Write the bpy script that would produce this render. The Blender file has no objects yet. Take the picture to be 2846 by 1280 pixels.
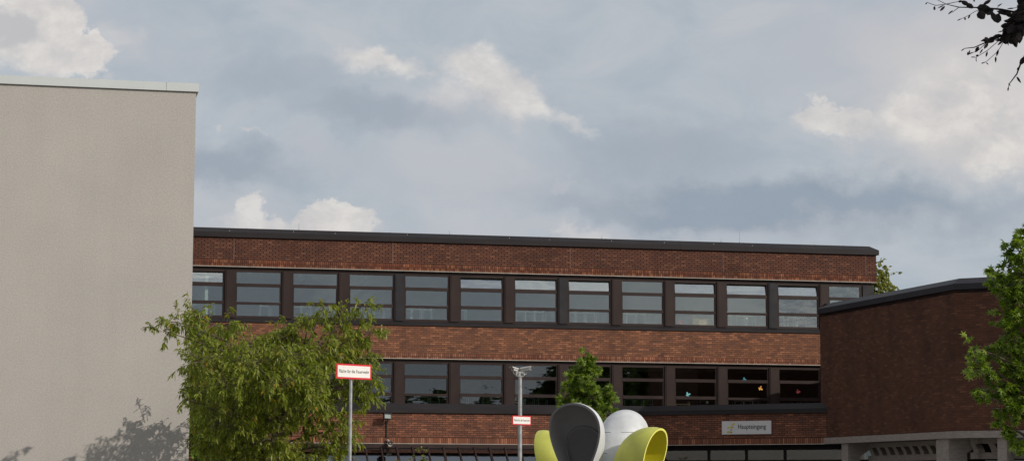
import bpy, bmesh, math, random
from mathutils import Vector, Matrix
random.seed(7)
rnd = random.random
def rr(a, b): return a + (b - a) * random.random()
C = bpy.context.scene.collection
sc = bpy.context.scene

# ------------------------------------------------------------------ camera
F = 6000.0; PH = math.atan(720 / 6000.0); ROLL = 0.003; CAMZ = 1.6
cP, sP = math.cos(PH), math.sin(PH)
def at(px, py, Y):
    """world point at depth Y seen at a pixel of the 2846x1280 photograph (used to measure the place)"""
    a = px - 1423.0; b = 640.0 - py
    a, b = a * math.cos(ROLL) + b * math.sin(ROLL), b * math.cos(ROLL) + a * math.sin(ROLL)
    u = a / F; v = b / F
    d = Vector((u, cP - v * sP, sP + v * cP)); t = Y / d.y
    return Vector((d.x * t, Y, CAMZ + d.z * t))
cam = bpy.data.cameras.new('camera'); camo = bpy.data.objects.new('camera', cam); C.objects.link(camo)
camo.location = (0, 0, CAMZ)
camo.rotation_euler = (Matrix.Rotation(math.pi / 2 + PH, 4, 'X') @ Matrix.Rotation(ROLL, 4, 'Z')).to_euler()
cam.sensor_width = 36; cam.lens = 36 * F / 2846; cam.clip_start = 0.5; cam.clip_end = 5000
sc.camera = camo

# ------------------------------------------------------------------ materials
def new_mat(name):
    m = bpy.data.materials.new(name); m.use_nodes = True
    nt = m.node_tree; return m, nt, nt.nodes['Principled BSDF']
def N(nt, t, **kw):
    n = nt.nodes.new(t)
    for k, v in kw.items(): setattr(n, k, v)
    return n
def L(nt, a, b): nt.links.new(a, b)
def ramp(nt, fac, stops):
    r = N(nt, 'ShaderNodeValToRGB'); e = r.color_ramp.elements
    e[0].position = stops[0][0]; e[0].color = (*stops[0][1], 1)
    e[1].position = stops[-1][0]; e[1].color = (*stops[-1][1], 1)
    for p, c in stops[1:-1]:
        x = e.new(p); x.color = (*c, 1)
    if fac is not None: L(nt, fac, r.inputs[0])
    return r.outputs[0]
def noise(nt, vec, scale, detail=4, rough=0.55, out='Fac', dist=0.0):
    n = N(nt, 'ShaderNodeTexNoise'); n.inputs['Scale'].default_value = scale
    n.inputs['Detail'].default_value = detail; n.inputs['Roughness'].default_value = rough
    n.inputs['Distortion'].default_value = dist
    if vec is not None: L(nt, vec, n.inputs['Vector'])
    return n.outputs[out]
def mixc(nt, fac, a, b, mode='MIX'):
    m = N(nt, 'ShaderNodeMix', data_type='RGBA', blend_type=mode)
    for i, v in ((0, fac), (6, a), (7, b)):
        if hasattr(v, 'is_linked'): L(nt, v, m.inputs[i])
        elif i == 0: m.inputs[0].default_value = v
        else: m.inputs[i].default_value = (*v, 1)
    return m.outputs[2]
def math_(nt, op, a, b=None, c=None):
    m = N(nt, 'ShaderNodeMath', operation=op)
    for i, v in enumerate((a, b, c)):
        if v is None: continue
        if hasattr(v, 'is_linked'): L(nt, v, m.inputs[i])
        else: m.inputs[i].default_value = v
    return m.outputs[0]
def coords(nt, kind='Object', scale=None):
    t = N(nt, 'ShaderNodeTexCoord').outputs[kind]
    if scale:
        mp = N(nt, 'ShaderNodeMapping'); mp.inputs['Scale'].default_value = scale; L(nt, t, mp.inputs[0]); t = mp.outputs[0]
    return t
def plain(name, col, rough=0.6, metal=0.0, var=0.18, scale=3.0, bump=0.0, bscale=60, stretch=None):
    m, nt, p = new_mat(name)
    v = coords(nt, 'Object', stretch)
    f = noise(nt, v, scale, 5)
    lo = tuple(c * (1 - var) for c in col); hi = tuple(min(1, c * (1 + var)) for c in col)
    L(nt, ramp(nt, f, [(0.3, lo), (0.7, hi)]), p.inputs['Base Color'])
    p.inputs['Roughness'].default_value = rough; p.inputs['Metallic'].default_value = metal
    if max(col) < 0.06: p.inputs['Specular IOR Level'].default_value = 0.25
    if bump:
        b = N(nt, 'ShaderNodeBump'); b.inputs['Strength'].default_value = bump; b.inputs['Distance'].default_value = 0.01
        L(nt, noise(nt, coords(nt), bscale, 3), b.inputs['Height']); L(nt, b.outputs[0], p.inputs['Normal'])
    return m
def brick(name, c1, c2, c3, mortar, soldier=False, msize=0.009, warm=0.35):
    m, nt, p = new_mat(name)
    uv = N(nt, 'ShaderNodeUVMap').outputs[0]
    wob = noise(nt, uv, 6.0, 2, out='Color')
    vm = N(nt, 'ShaderNodeVectorMath', operation='MULTIPLY_ADD'); L(nt, wob, vm.inputs[0])
    vm.inputs[1].default_value = (0.010, 0.010, 0); L(nt, uv, vm.inputs[2]); uv2 = vm.outputs[0]
    b = N(nt, 'ShaderNodeTexBrick'); b.offset = 0.0 if soldier else 0.5; b.offset_frequency = 2
    b.inputs['Scale'].default_value = 1
    b.inputs['Brick Width'].default_value = 0.0833 if soldier else 0.25
    b.inputs['Row Height'].default_value = 0.26 if soldier else 0.0833
    b.inputs['Mortar Size'].default_value = msize; b.inputs['Mortar Smooth'].default_value = 0.2
    b.inputs['Color1'].default_value = (0, 0, 0, 1); b.inputs['Color2'].default_value = (1, 1, 1, 1)
    b.inputs['Mortar'].default_value = (0.5, 0.5, 0.5, 1)
    L(nt, uv2, b.inputs['Vector'])
    col = ramp(nt, b.outputs['Color'], [(0.0, c1), (0.38, c2), (0.62, c2), (0.86, c3), (1.0, tuple(c * 1.25 for c in c3))])
    # broad weathering
    mpb = N(nt, 'ShaderNodeMapping'); mpb.inputs['Scale'].default_value = (1.0, 0.45, 1); L(nt, uv, mpb.inputs[0])
    big = noise(nt, mpb.outputs[0], 0.9, 7, 0.65)
    wv = ramp(nt, big, [(0.3, (0.70, 0.71, 0.73)), (0.5, (1.0, 1.0, 1.0)), (0.7, (1.22, 1.17, 1.12))])
    col = mixc(nt, 1.0, col, wv, 'MULTIPLY')
    fine = ramp(nt, noise(nt, uv, 38, 3), [(0.3, (0.8, 0.8, 0.8)), (0.7, (1.15, 1.15, 1.15))])
    col = mixc(nt, 1.0, col, fine, 'MULTIPLY')
    col = mixc(nt, b.outputs['Fac'], col, mortar)
    L(nt, col, p.inputs['Base Color']); p.inputs['Roughness'].default_value = 0.9; p.inputs['Specular IOR Level'].default_value = 0.15
    bp = N(nt, 'ShaderNodeBump'); bp.inputs['Strength'].default_value = 0.8; bp.inputs['Distance'].default_value = 0.012
    inv = math_(nt, 'SUBTRACT', 1.0, b.outputs['Fac']); L(nt, inv, bp.inputs['Height']); L(nt, bp.outputs[0], p.inputs['Normal'])
    return m
def glass_mat(name, refl=0.16, tint=(0.84, 0.90, 0.88), wave=0.35, wscale=1.3):
    m = bpy.data.materials.new(name); m.use_nodes = True; nt = m.node_tree; nt.nodes.clear()
    o = N(nt, 'ShaderNodeOutputMaterial'); mx = N(nt, 'ShaderNodeMixShader')
    t = N(nt, 'ShaderNodeBsdfTransparent'); t.inputs[0].default_value = (*tint, 1)
    g = N(nt, 'ShaderNodeBsdfGlossy'); g.inputs['Roughness'].default_value = 0.012; g.inputs[0].default_value = (0.93, 0.97, 1.0, 1)
    b = N(nt, 'ShaderNodeBump'); b.inputs['Strength'].default_value = wave; b.inputs['Distance'].default_value = 0.012
    L(nt, noise(nt, coords(nt, 'Object', (1, 1, 2.2)), wscale, 2, 0.4), b.inputs['Height']); L(nt, b.outputs[0], g.inputs['Normal'])
    lw = N(nt, 'ShaderNodeLayerWeight'); lw.inputs[0].default_value = 0.12
    f = math_(nt, 'MULTIPLY_ADD', lw.outputs['Fresnel'], 0.8, refl)
    L(nt, f, mx.inputs[0]); L(nt, t.outputs[0], mx.inputs[1]); L(nt, g.outputs[0], mx.inputs[2]); L(nt, mx.outputs[0], o.inputs[0])
    return m
def leaf_mat(name, stops, trans=0.42, rough=0.45):
    m = bpy.data.materials.new(name); m.use_nodes = True; nt = m.node_tree; nt.nodes.clear()
    o = N(nt, 'ShaderNodeOutputMaterial'); uv = N(nt, 'ShaderNodeUVMap').outputs[0]
    sx = N(nt, 'ShaderNodeSeparateXYZ'); L(nt, uv, sx.inputs[0])
    col = ramp(nt, sx.outputs[0], stops)
    p = N(nt, 'ShaderNodeBsdfPrincipled'); L(nt, col, p.inputs['Base Color']); p.inputs['Roughness'].default_value = rough
    p.inputs['Specular IOR Level'].default_value = 0.35
    t = N(nt, 'ShaderNodeBsdfTranslucent'); L(nt, mixc(nt, 1.0, col, (1.3, 1.5, 0.5), 'MULTIPLY'), t.inputs[0])
    mx = N(nt, 'ShaderNodeMixShader'); mx.inputs[0].default_value = trans
    L(nt, p.outputs[0], mx.inputs[1]); L(nt, t.outputs[0], mx.inputs[2]); L(nt, mx.outputs[0], o.inputs[0])
    return m

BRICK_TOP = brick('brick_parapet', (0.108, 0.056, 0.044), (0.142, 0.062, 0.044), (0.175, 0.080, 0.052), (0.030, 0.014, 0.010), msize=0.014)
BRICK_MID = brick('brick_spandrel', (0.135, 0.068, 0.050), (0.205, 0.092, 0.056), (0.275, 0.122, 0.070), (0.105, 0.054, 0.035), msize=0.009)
BRICK_LOW = brick('brick_ground_floor', (0.1275, 0.0609, 0.0448), (0.1950, 0.0841, 0.0560), (0.2625, 0.1087, 0.0644), (0.0675, 0.0348, 0.0252), msize=0.011)
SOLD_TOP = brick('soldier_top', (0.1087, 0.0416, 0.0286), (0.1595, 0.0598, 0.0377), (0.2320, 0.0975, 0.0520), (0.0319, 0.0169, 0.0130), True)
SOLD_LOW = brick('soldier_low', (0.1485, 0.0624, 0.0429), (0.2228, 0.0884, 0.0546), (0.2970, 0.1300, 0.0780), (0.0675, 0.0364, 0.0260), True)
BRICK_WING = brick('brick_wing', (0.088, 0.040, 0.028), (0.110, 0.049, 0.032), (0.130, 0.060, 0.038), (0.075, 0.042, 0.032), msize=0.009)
FRAME = plain('brown_frame', (0.033, 0.020, 0.0175), 0.5, var=0.22, scale=1.6, stretch=(1, 1, 0.5))
FRAME_DK = plain('brown_frame_worn', (0.026, 0.023, 0.027), 0.5, var=0.3, scale=2.4)
METAL_DK = plain('dark_zinc', (0.020, 0.0165, 0.018), 0.55, var=0.3, scale=0.9, stretch=(0.6, 0.6, 3))
METAL_DK2 = plain('dark_zinc_wing', (0.024, 0.022, 0.028), 0.55, var=0.2, scale=0.9)
DRIP = plain('pale_drip_edge', (0.42, 0.38, 0.33), 0.5)
JOINT = plain('sand_joint', (0.24, 0.17, 0.13), 0.9, var=0.7, scale=9)
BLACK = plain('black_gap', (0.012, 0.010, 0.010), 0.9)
GLASS_UP = glass_mat('window_glass', 0.18, wave=0.4)
GLASS_LOW = glass_mat('window_glass_lower', 0.125, tint=(0.62, 0.66, 0.64), wave=0.14)
GLASS_SASH = glass_mat('sash_glass', 0.36, wave=0.8, wscale=0.9)
GLASS_ENT = glass_mat('entrance_glass', 0.10, tint=(0.4, 0.42, 0.4), wave=0.1)
CONC = plain('concrete', (0.27, 0.235, 0.21), 0.85, var=0.22, scale=5, bump=0.3, bscale=40, stretch=(1, 1, 4))
WHITEWALL = plain('room_plaster', (0.66, 0.69, 0.64), 0.9, var=0.05)
CEIL = plain('room_ceiling', (0.74, 0.77, 0.71), 0.9, var=0.05)
OCHRE = plain('room_ochre_wall', (0.17, 0.12, 0.05), 0.9, var=0.1)
FLOORM = plain('room_floor', (0.20, 0.17, 0.14), 0.6)
STEEL = plain('chair_steel', (0.72, 0.74, 0.74), 0.3, 0.6, var=0.05)
GALV = plain('galvanised_steel', (0.36, 0.37, 0.38), 0.45, 0.3, var=0.22, scale=12)
BARK = plain('bark', (0.10, 0.075, 0.055), 0.9, var=0.35, scale=14, bump=0.5, stretch=(1, 1, 0.3))
LEAF_A = leaf_mat('cherry_leaves', [(0, (0.12, 0.145, 0.020)), (0.3, (0.20, 0.235, 0.03)), (0.6, (0.25, 0.28, 0.04)), (0.9, (0.33, 0.35, 0.07)), (0.985, (0.22, 0.22, 0.05)), (0.99, (0.42, 0.22, 0.02))])
LEAF_B = leaf_mat('sweetgum_leaves', [(0, (0.09, 0.15, 0.014)), (0.6, (0.16, 0.235, 0.022)), (1, (0.26, 0.32, 0.045))])
LEAF_C = leaf_mat('small_green_leaves', [(0, (0.08, 0.15, 0.018)), (1, (0.19, 0.27, 0.035))])
LEAF_D = leaf_mat('birch_leaves', [(0, (0.16, 0.18, 0.04)), (1, (0.34, 0.33, 0.09))])
LEAF_E = leaf_mat('copper_beech_leaves_shaded', [(0, (0.004, 0.0025, 0.0025)), (1, (0.012, 0.006, 0.005))], 0.05, 0.8)  # copper leaf tone taken near black, so shade is put into the colour
LEAF_F = leaf_mat('rose_leaves', [(0, (0.08, 0.12, 0.02)), (0.75, (0.16, 0.19, 0.05)), (0.8, (0.5, 0.36, 0.10)), (1, (0.6, 0.35, 0.2))])
LEAF_G = leaf_mat('far_tree_leaves', [(0, (0.02, 0.035, 0.012)), (1, (0.05, 0.075, 0.02))])

# ------------------------------------------------------------------ mesh helpers
class MB:
    def __init__(s): s.v = []; s.f = []; s.uv = []; s.m = []
    def face(s, pts, uvs=None, m=0):
        i = len(s.v); s.v += [tuple(p) for p in pts]; s.f.append(tuple(range(i, i + len(pts))))
        s.uv += list(uvs) if uvs else [(0.0, 0.0)] * len(pts); s.m.append(m)
    def box(s, x0, x1, y0, y1, z0, z1, M=None, m=0):
        P = lambda x, y, z: (M @ Vector((x, y, z))) if M else Vector((x, y, z))
        q = [((x0, y0, z0), (x1, y0, z0), (x1, y0, z1), (x0, y0, z1), 0), ((x1, y1, z0), (x0, y1, z0), (x0, y1, z1), (x1, y1, z1), 0),
             ((x0, y1, z0), (x0, y0, z0), (x0, y0, z1), (x0, y1, z1), 1), ((x1, y0, z0), (x1, y1, z0), (x1, y1, z1), (x1, y0, z1), 1),
             ((x0, y1, z0), (x1, y1, z0), (x1, y0, z0), (x0, y0, z0), 2), ((x0, y0, z1), (x1, y0, z1), (x1, y1, z1), (x0, y1, z1), 2)]
        for a in q:
            k = a[4]; pts = a[:4]
            uv = [(p[0], p[2]) if k == 0 else (p[1], p[2]) if k == 1 else (p[0], p[1]) for p in pts]
            s.face([P(*p) for p in pts], uv, m)
        return s
    def tube(s, pts, rad, n=8, cap=True, m=0):
        pts = [Vector(p) for p in pts]
        if not isinstance(rad, (list, tuple)): rad = [rad] * len(pts)
        rings = []
        for i, p in enumerate(pts):
            d = (pts[min(i + 1, len(pts) - 1)] - pts[max(i - 1, 0)])
            d = d.normalized() if d.length > 1e-9 else Vector((0, 0, 1))
            a = d.cross(Vector((0, 0, 1))) if abs(d.z) < 0.95 else d.cross(Vector((1, 0, 0)))
            a.normalize(); b = d.cross(a)
            rings.append([p + (a * math.cos(t) + b * math.sin(t)) * rad[i] for t in [2 * math.pi * k / n for k in range(n)]])
        for i in range(len(rings) - 1):
            for k in range(n):
                k2 = (k + 1) % n; s.face([rings[i][k], rings[i][k2], rings[i + 1][k2], rings[i + 1][k]], m=m)
        if cap:
            s.face(rings[0][::-1], m=m); s.face(rings[-1], m=m)
        return s
    def sweep(s, path, prof, u0=0.0, m=0, caps=True):
        """sweep a closed profile [(offset outward, z)] along a 2-D path with mitred corners; outward = right hand of travel"""
        path = [Vector(p) for p in path]; nn = len(path); mit = []; seg = []
        for i in range(nn - 1):
            d = (path[i + 1] - path[i]).normalized(); seg.append(Vector((d.y, -d.x)))
        for i in range(nn):
            a = seg[max(i - 1, 0)]; b = seg[min(i, nn - 2)]; h = (a + b).normalized(); mit.append(h / max(0.3, h.dot(a)))
        cum = [u0]
        for i in range(nn - 1): cum.append(cum[-1] + (path[i + 1] - path[i]).length)
        k = len(prof)
        R = [[Vector((*(path[i] + mit[i] * o), z)) for o, z in prof] for i in range(nn)]
        for i in range(nn - 1):
            for j in range(k):
                j2 = (j + 1) % k; z1, z2 = prof[j][1], prof[j2][1]
                if abs(z1 - z2) < 1e-6: va, vb = prof[j][0], prof[j2][0]
                else: va, vb = z1, z2
                s.face([R[i][j], R[i + 1][j], R[i + 1][j2], R[i][j2]], [(cum[i], va), (cum[i + 1], va), (cum[i + 1], vb), (cum[i], vb)], m)
        if caps:
            s.face(R[0][::-1], [(o, z) for o, z in prof][::-1], m); s.face(R[-1], [(o, z) for o, z in prof], m)
        return s
    def poly(s, pts2, z0, z1, m=0):
        n = len(pts2); s.face([(*p, z1) for p in pts2], [tuple(p) for p in pts2], m); s.face([(*p, z0) for p in pts2[::-1]], [tuple(p) for p in pts2[::-1]], m)
        u = 0
        for i in range(n):
            a, b = Vector(pts2[i]), Vector(pts2[(i + 1) % n]); l = (b - a).length
            s.face([(*a, z0), (*b, z0), (*b, z1), (*a, z1)], [(u, z0), (u + l, z0), (u + l, z1), (u, z1)], m); u += l
        return s
    def build(s, name, mats, parent=None, smooth=False, merge=False):
        me = bpy.data.meshes.new(name); me.from_pydata(s.v, [], s.f)
        ul = me.uv_layers.new(name='UVMap'); flat = [c for p in s.uv for c in p]; ul.data.foreach_set('uv', flat)
        if not isinstance(mats, (list, tuple)): mats = [mats]
        for mt in mats: me.materials.append(mt)
        me.polygons.foreach_set('material_index', s.m)
        if smooth: me.polygons.foreach_set('use_smooth', [True] * len(s.f))
        me.update()
        if merge:
            bm = bmesh.new(); bm.from_mesh(me); bmesh.ops.remove_doubles(bm, verts=bm.verts, dist=1e-5); bm.to_mesh(me); bm.free()
        o = bpy.data.objects.new(name, me); C.objects.link(o)
        if parent: o.parent = parent
        return o
def tag(o, label=None, cat=None, group=None, kind=None):
    if label: o['label'] = label
    if cat: o['category'] = cat
    if group: o['group'] = group
    if kind: o['kind'] = kind
    return o
def empty(name, loc=(0, 0, 0), rz=0.0):
    o = bpy.data.objects.new(name, None); C.objects.link(o); o.location = loc; o.rotation_euler = (0, 0, rz); o.empty_display_size = 0.3
    return o
def text_mesh(name, body, size, mat, parent, xscale=1.0, thick=0.002, align='CENTER', bold=0.0):
    cu = bpy.data.curves.new(name, 'FONT'); cu.body = body; cu.size = size; cu.extrude = thick; cu.offset = bold
    cu.align_x = align; cu.align_y = 'CENTER'; cu.resolution_u = 4
    t = bpy.data.objects.new(name + '_curve', cu); C.objects.link(t)
    dg = bpy.context.evaluated_depsgraph_get(); me = bpy.data.meshes.new_from_object(t.evaluated_get(dg))
    C.objects.unlink(t); bpy.data.objects.remove(t)
    me.transform(Matrix.Diagonal((xscale, 1, 1, 1))); me.transform(Matrix.Rotation(math.pi / 2, 4, 'X'))
    me.materials.clear(); me.materials.append(mat); me.name = name
    o = bpy.data.objects.new(name, me); C.objects.link(o); o.parent = parent
    return o

# ------------------------------------------------------------------ world
w = bpy.data.worlds.new('World'); sc.world = w; w.use_nodes = True; nt = w.node_tree; nt.nodes.clear()
SUN_AZ = math.radians(60)      # to the right of straight behind the camera
SUN_EL = math.radians(25.5)
sun_dir = Vector((math.sin(SUN_AZ) * math.cos(SUN_EL), -math.cos(SUN_AZ) * math.cos(SUN_EL), math.sin(SUN_EL)))
gen = N(nt, 'ShaderNodeTexCoord').outputs['Generated']
sep = N(nt, 'ShaderNodeSeparateXYZ'); L(nt, gen, sep.inputs[0])
DEG = 57.29578
azn = math_(nt, 'MULTIPLY', math_(nt, 'ARCTAN2', sep.outputs[0], sep.outputs[1]), DEG)
eln = math_(nt, 'MULTIPLY', math_(nt, 'ARCSINE', sep.outputs[2]), DEG)
cmb = N(nt, 'ShaderNodeCombineXYZ'); L(nt, azn, cmb.inputs[0]); L(nt, eln, cmb.inputs[1]); P = cmb.outputs[0]
def pnoise(sx, sy, detail, rough, off=0.0, dist=0.0):
    mp = N(nt, 'ShaderNodeMapping'); mp.inputs['Scale'].default_value = (sx, sy, 1); mp.inputs['Location'].default_value = (off, off * 0.7, off)
    L(nt, P, mp.inputs[0]); return noise(nt, mp.outputs[0], 1.0, detail, rough, dist=dist)
def vnoise(scale, detail, rough, off):
    mp = N(nt, 'ShaderNodeMapping'); mp.inputs['Scale'].default_value = (scale, scale * 1.25, 1); mp.inputs['Location'].default_value = (off, off * 0.7, off)
    L(nt, P, mp.inputs[0]); c = noise(nt, mp.outputs[0], 1.0, detail, rough, out='Color')
    v = N(nt, 'ShaderNodeVectorMath', operation='SUBTRACT'); L(nt, c, v.inputs[0]); v.inputs[1].default_value = (0.5, 0.5, 0.5); return v.outputs[0]
def vadd(a, b, k):
    m = N(nt, 'ShaderNodeVectorMath', operation='MULTIPLY_ADD'); L(nt, b, m.inputs[0]); m.inputs[1].default_value = (k, k, 0); L(nt, a, m.inputs[2]); return m.outputs[0]
w1, w2, w3 = vnoise(0.30, 3, 0.5, 3.1), vnoise(0.95, 5, 0.6, 17.7), vnoise(3.2, 5, 0.65, 5.5)
PW = vadd(vadd(vadd(P, w1, 1.3), w2, 1.35), w3, 0.45)       # billowing edges
PS = vadd(vadd(P, w1, 2.6), w2, 1.5)                        # soft veils
n_shade = pnoise(0.8, 1.15, 8, 0.62, 40.0, 0.2)
n_mid = pnoise(0.30, 0.55, 7, 0.58, 21.0, 0.5)
def dpx(x, y): x, y = x * 1.1048, y * 1.1048; return ((x - 1423) * 9.55e-3, 6.84 + (640 - y) * 9.55e-3)
def local(src, px, py, rx, ry, ang):
    cx, cy = dpx(px, py); a = N(nt, 'ShaderNodeMapping'); a.vector_type = 'TEXTURE'
    a.inputs['Location'].default_value = (cx, cy, 0); a.inputs['Rotation'].default_value = (0, 0, math.radians(ang))
    a.inputs['Scale'].default_value = (rx * 0.01055, ry * 0.01055, 1); L(nt, src, a.inputs[0])
    ln = N(nt, 'ShaderNodeVectorMath', operation='LENGTH'); L(nt, a.outputs[0], ln.inputs[0]); return a.outputs[0], ln.outputs['Value']
def sstep(f, lo, hi):
    mr = N(nt, 'ShaderNodeMapRange', interpolation_type='SMOOTHSTEP')
    for k_, v_ in ((0, f), (1, lo), (2, hi)):
        if hasattr(v_, 'is_linked'): L(nt, v_, mr.inputs[k_])
        else: mr.inputs[k_].default_value = v_
    return mr.outputs[0]
def veilb(px, py, rx, ry, ang=0, k=1.0):
    _, l = local(PS, px, py, rx * 1.5, ry * 1.5, ang); return math_(nt, 'MULTIPLY', sstep(l, 1.0, 0.1), k)
def cum(px, py, rx, ry, ang=0, k=1.0, top=0.18, bot=0.9):
    q, l = local(PW, px, py, rx * 1.3, ry * 1.3, ang); sx_ = N(nt, 'ShaderNodeSeparateXYZ'); L(nt, q, sx_.inputs[0])
    b_ = sstep(sx_.outputs[1], 0.3, -0.7); soft = math_(nt, 'MULTIPLY_ADD', b_, bot, top)
    return math_(nt, 'MULTIPLY', sstep(math_(nt, 'SUBTRACT', 1.0, l), 0.0, soft), k)
def vmax(lst):
    r = lst[0]
    for x in lst[1:]: r = math_(nt, 'MAXIMUM', r, x)
    return r
base = ramp(nt, n_mid, [(0.32, (0.412, 0.472, 0.533)), (0.5, (0.468, 0.515, 0.568)), (0.66, (0.528, 0.552, 0.592))])
dark = vmax([veilb(580, 420, 190, 70, 0, 0.75), veilb(950, 275, 230, 60, -5, 0.65), veilb(1950, 530, 620, 75, -3, 1.15), veilb(1650, 380, 260, 120, 0, 0.55), veilb(700, 190, 260, 60, 0, 0.35)])
base = mixc(nt, math_(nt, 'MULTIPLY', math_(nt, 'MINIMUM', dark, 1.0), math_(nt, 'MULTIPLY_ADD', n_mid, 0.9, 0.42)), base, (0.292, 0.350, 0.425))
veil = vmax([cum(1180, 470, 420, 130, -4, 0.8, 0.8, 1.4), cum(800, 410, 140, 80, -25, 0.75, 0.7, 1.4), veilb(700, 560, 330, 80, 0, 0.8), veilb(2250, 120, 420, 150, 0, 0.9), veilb(300, 130, 260, 90, 0, 0.6), veilb(1350, 590, 900, 40, 0, 0.8), cum(1450, 470, 40, 30, 60, 0.8, 0.5, 1.0), veilb(1250, 230, 260, 90, 0, 0.5)])
base = mixc(nt, math_(nt, 'MULTIPLY', veil, 0.8), base, (0.520, 0.532, 0.575))
warm = vmax([veilb(2480, 200, 300, 170, 0, 1.0), veilb(2450, 330, 330, 150, 0, 1.0)])
base = mixc(nt, math_(nt, 'MULTIPLY', warm, 0.85), base, (0.655, 0.625, 0.615))
cl = vmax([cum(70, 120, 125, 105, -40, 1.0, 0.15, 0.3), cum(185, 165, 85, 50, -10, 1.0, 0.15, 0.3), cum(300, 140, 80, 60, 0, 0.35, 0.8, 1.0),
           cum(940, 150, 115, 46, 0, 0.80, 0.6, 1.0), cum(1040, 165, 90, 28, -10, 0.5, 0.9, 1.1), cum(1205, 185, 105, 80, -20, 0.88, 0.55, 1.0), cum(1290, 245, 120, 78, -25, 0.88, 0.5, 1.0), cum(1140, 235, 110, 60, 0, 0.55, 0.9, 1.3), cum(1440, 305, 80, 34, -20, 0.55, 0.8, 1.1),
           cum(835, 560, 80, 60, 0, 0.92, 0.2, 0.5), cum(900, 585, 60, 42, 0, 0.9, 0.25, 0.5), cum(620, 555, 44, 40, 0, 0.75, 0.35, 0.8), cum(760, 585, 190, 48, 0, 0.8, 0.35, 0.8), cum(1470, 600, 60, 28, 0, 0.5, 0.7, 0.8),
           cum(527, 313, 14, 8, 0, 0.35, 0.9, 0.9), cum(628, 332, 32, 12, -8, 0.5, 0.9, 1.0),
           cum(2100, 325, 95, 48, -14, 0.85, 0.22, 0.9), cum(2180, 360, 80, 40, 0, 0.6, 0.5, 1.1), cum(2330, 335, 120, 90, 0, 0.88, 0.4, 1.1), cum(2450, 330, 200, 140, -8, 0.9, 0.6, 1.2), cum(2540, 420, 130, 70, -10, 0.9, 0.35, 0.7), cum(2400, 230, 170, 80, 0, 0.5, 0.9, 1.2)])
_, gin = local(PW, 10, 110, 75, 55, 0)
ccol = ramp(nt, n_shade, [(0.34, (0.60, 0.585, 0.585)), (0.5, (0.70, 0.672, 0.652)), (0.64, (0.80, 0.768, 0.728))])
ccol = mixc(nt, math_(nt, 'MULTIPLY', sstep(gin, 1.0, 0.5), 0.85), ccol, (0.535, 0.535, 0.550))
front = mixc(nt, cl, base, ccol)
# the rest of the sky: broken cloud, brighter towards the sun
n3 = noise(nt, gen, 2.3, 8, 0.58)
cloud3 = ramp(nt, n3, [(0.36, (0.24, 0.295, 0.37)), (0.5, (0.36, 0.39, 0.44)), (0.62, (0.75, 0.735, 0.70))])
isb = N(nt, 'ShaderNodeMapRange', interpolation_type='SMOOTHSTEP'); L(nt, sep.outputs[1], isb.inputs[0]); isb.inputs[1].default_value = 0.75; isb.inputs[2].default_value = 0.92
allc = mixc(nt, isb.outputs[0], cloud3, front)
dt = N(nt, 'ShaderNodeVectorMath', operation='DOT_PRODUCT'); L(nt, gen, dt.inputs[0]); dt.inputs[1].default_value = sun_dir
gl = math_(nt, 'POWER', math_(nt, 'MAXIMUM', dt.outputs['Value'], 0.0), 10.0)
allc = mixc(nt, 1.0, allc, mixc(nt, gl, (1, 1, 1), (2.2, 2.1, 1.95)), 'MULTIPLY')
sky = N(nt, 'ShaderNodeTexSky', sky_type='NISHITA'); sky.sun_disc = False
sky.sun_elevation = SUN_EL; sky.sun_rotation = math.atan2(sun_dir.x, sun_dir.y)
b1 = N(nt, 'ShaderNodeBackground'); L(nt, sky.outputs[0], b1.inputs[0]); b1.inputs[1].default_value = 0.05
b2 = N(nt, 'ShaderNodeBackground'); L(nt, allc, b2.inputs[0]); b2.inputs[1].default_value = 1.0
mx = N(nt, 'ShaderNodeMixShader'); mx.inputs[0].default_value = 0.93
L(nt, b1.outputs[0], mx.inputs[1]); L(nt, b2.outputs[0], mx.inputs[2])
wo = N(nt, 'ShaderNodeOutputWorld'); L(nt, mx.outputs[0], wo.inputs[0])
sl = bpy.data.lights.new('sun', 'SUN'); sl.energy = 2.85; sl.angle = math.radians(0.5); sl.color = (1.0, 0.93, 0.83)
so = bpy.data.objects.new('sun', sl); C.objects.link(so); so.rotation_euler = sun_dir.to_track_quat('Z', 'Y').to_euler(); so.location = (20, -20, 40)
sc.view_settings.view_transform = 'Standard'; sc.view_settings.look = 'None'; sc.view_settings.exposure = 0; sc.view_settings.gamma = 1

# ------------------------------------------------------------------ ground
PAVE, nt2, p2 = new_mat('paving')
bt = N(nt2, 'ShaderNodeTexBrick'); bt.inputs['Scale'].default_value = 2.5; bt.inputs['Color1'].default_value = (0.20, 0.19, 0.175, 1); bt.inputs['Color2'].default_value = (0.26, 0.25, 0.23, 1); bt.inputs['Mortar'].default_value = (0.1, 0.1, 0.09, 1); bt.inputs['Mortar Size'].default_value = 0.01
L(nt2, coords(nt2), bt.inputs['Vector']); L(nt2, bt.outputs[0], p2.inputs['Base Color']); p2.inputs['Roughness'].default_value = 0.9
tag(MB().poly([(-900, -900), (900, -900), (900, 900), (-900, 900)], -0.5, 0).build('ground', plain('soil', (0.10, 0.11, 0.06), 0.95, scale=0.2)), kind='structure')
tag(MB().box(-60, 60, -40, 100, -0.1, 0.05).build('paved_courtyard', PAVE), kind='structure')

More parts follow.
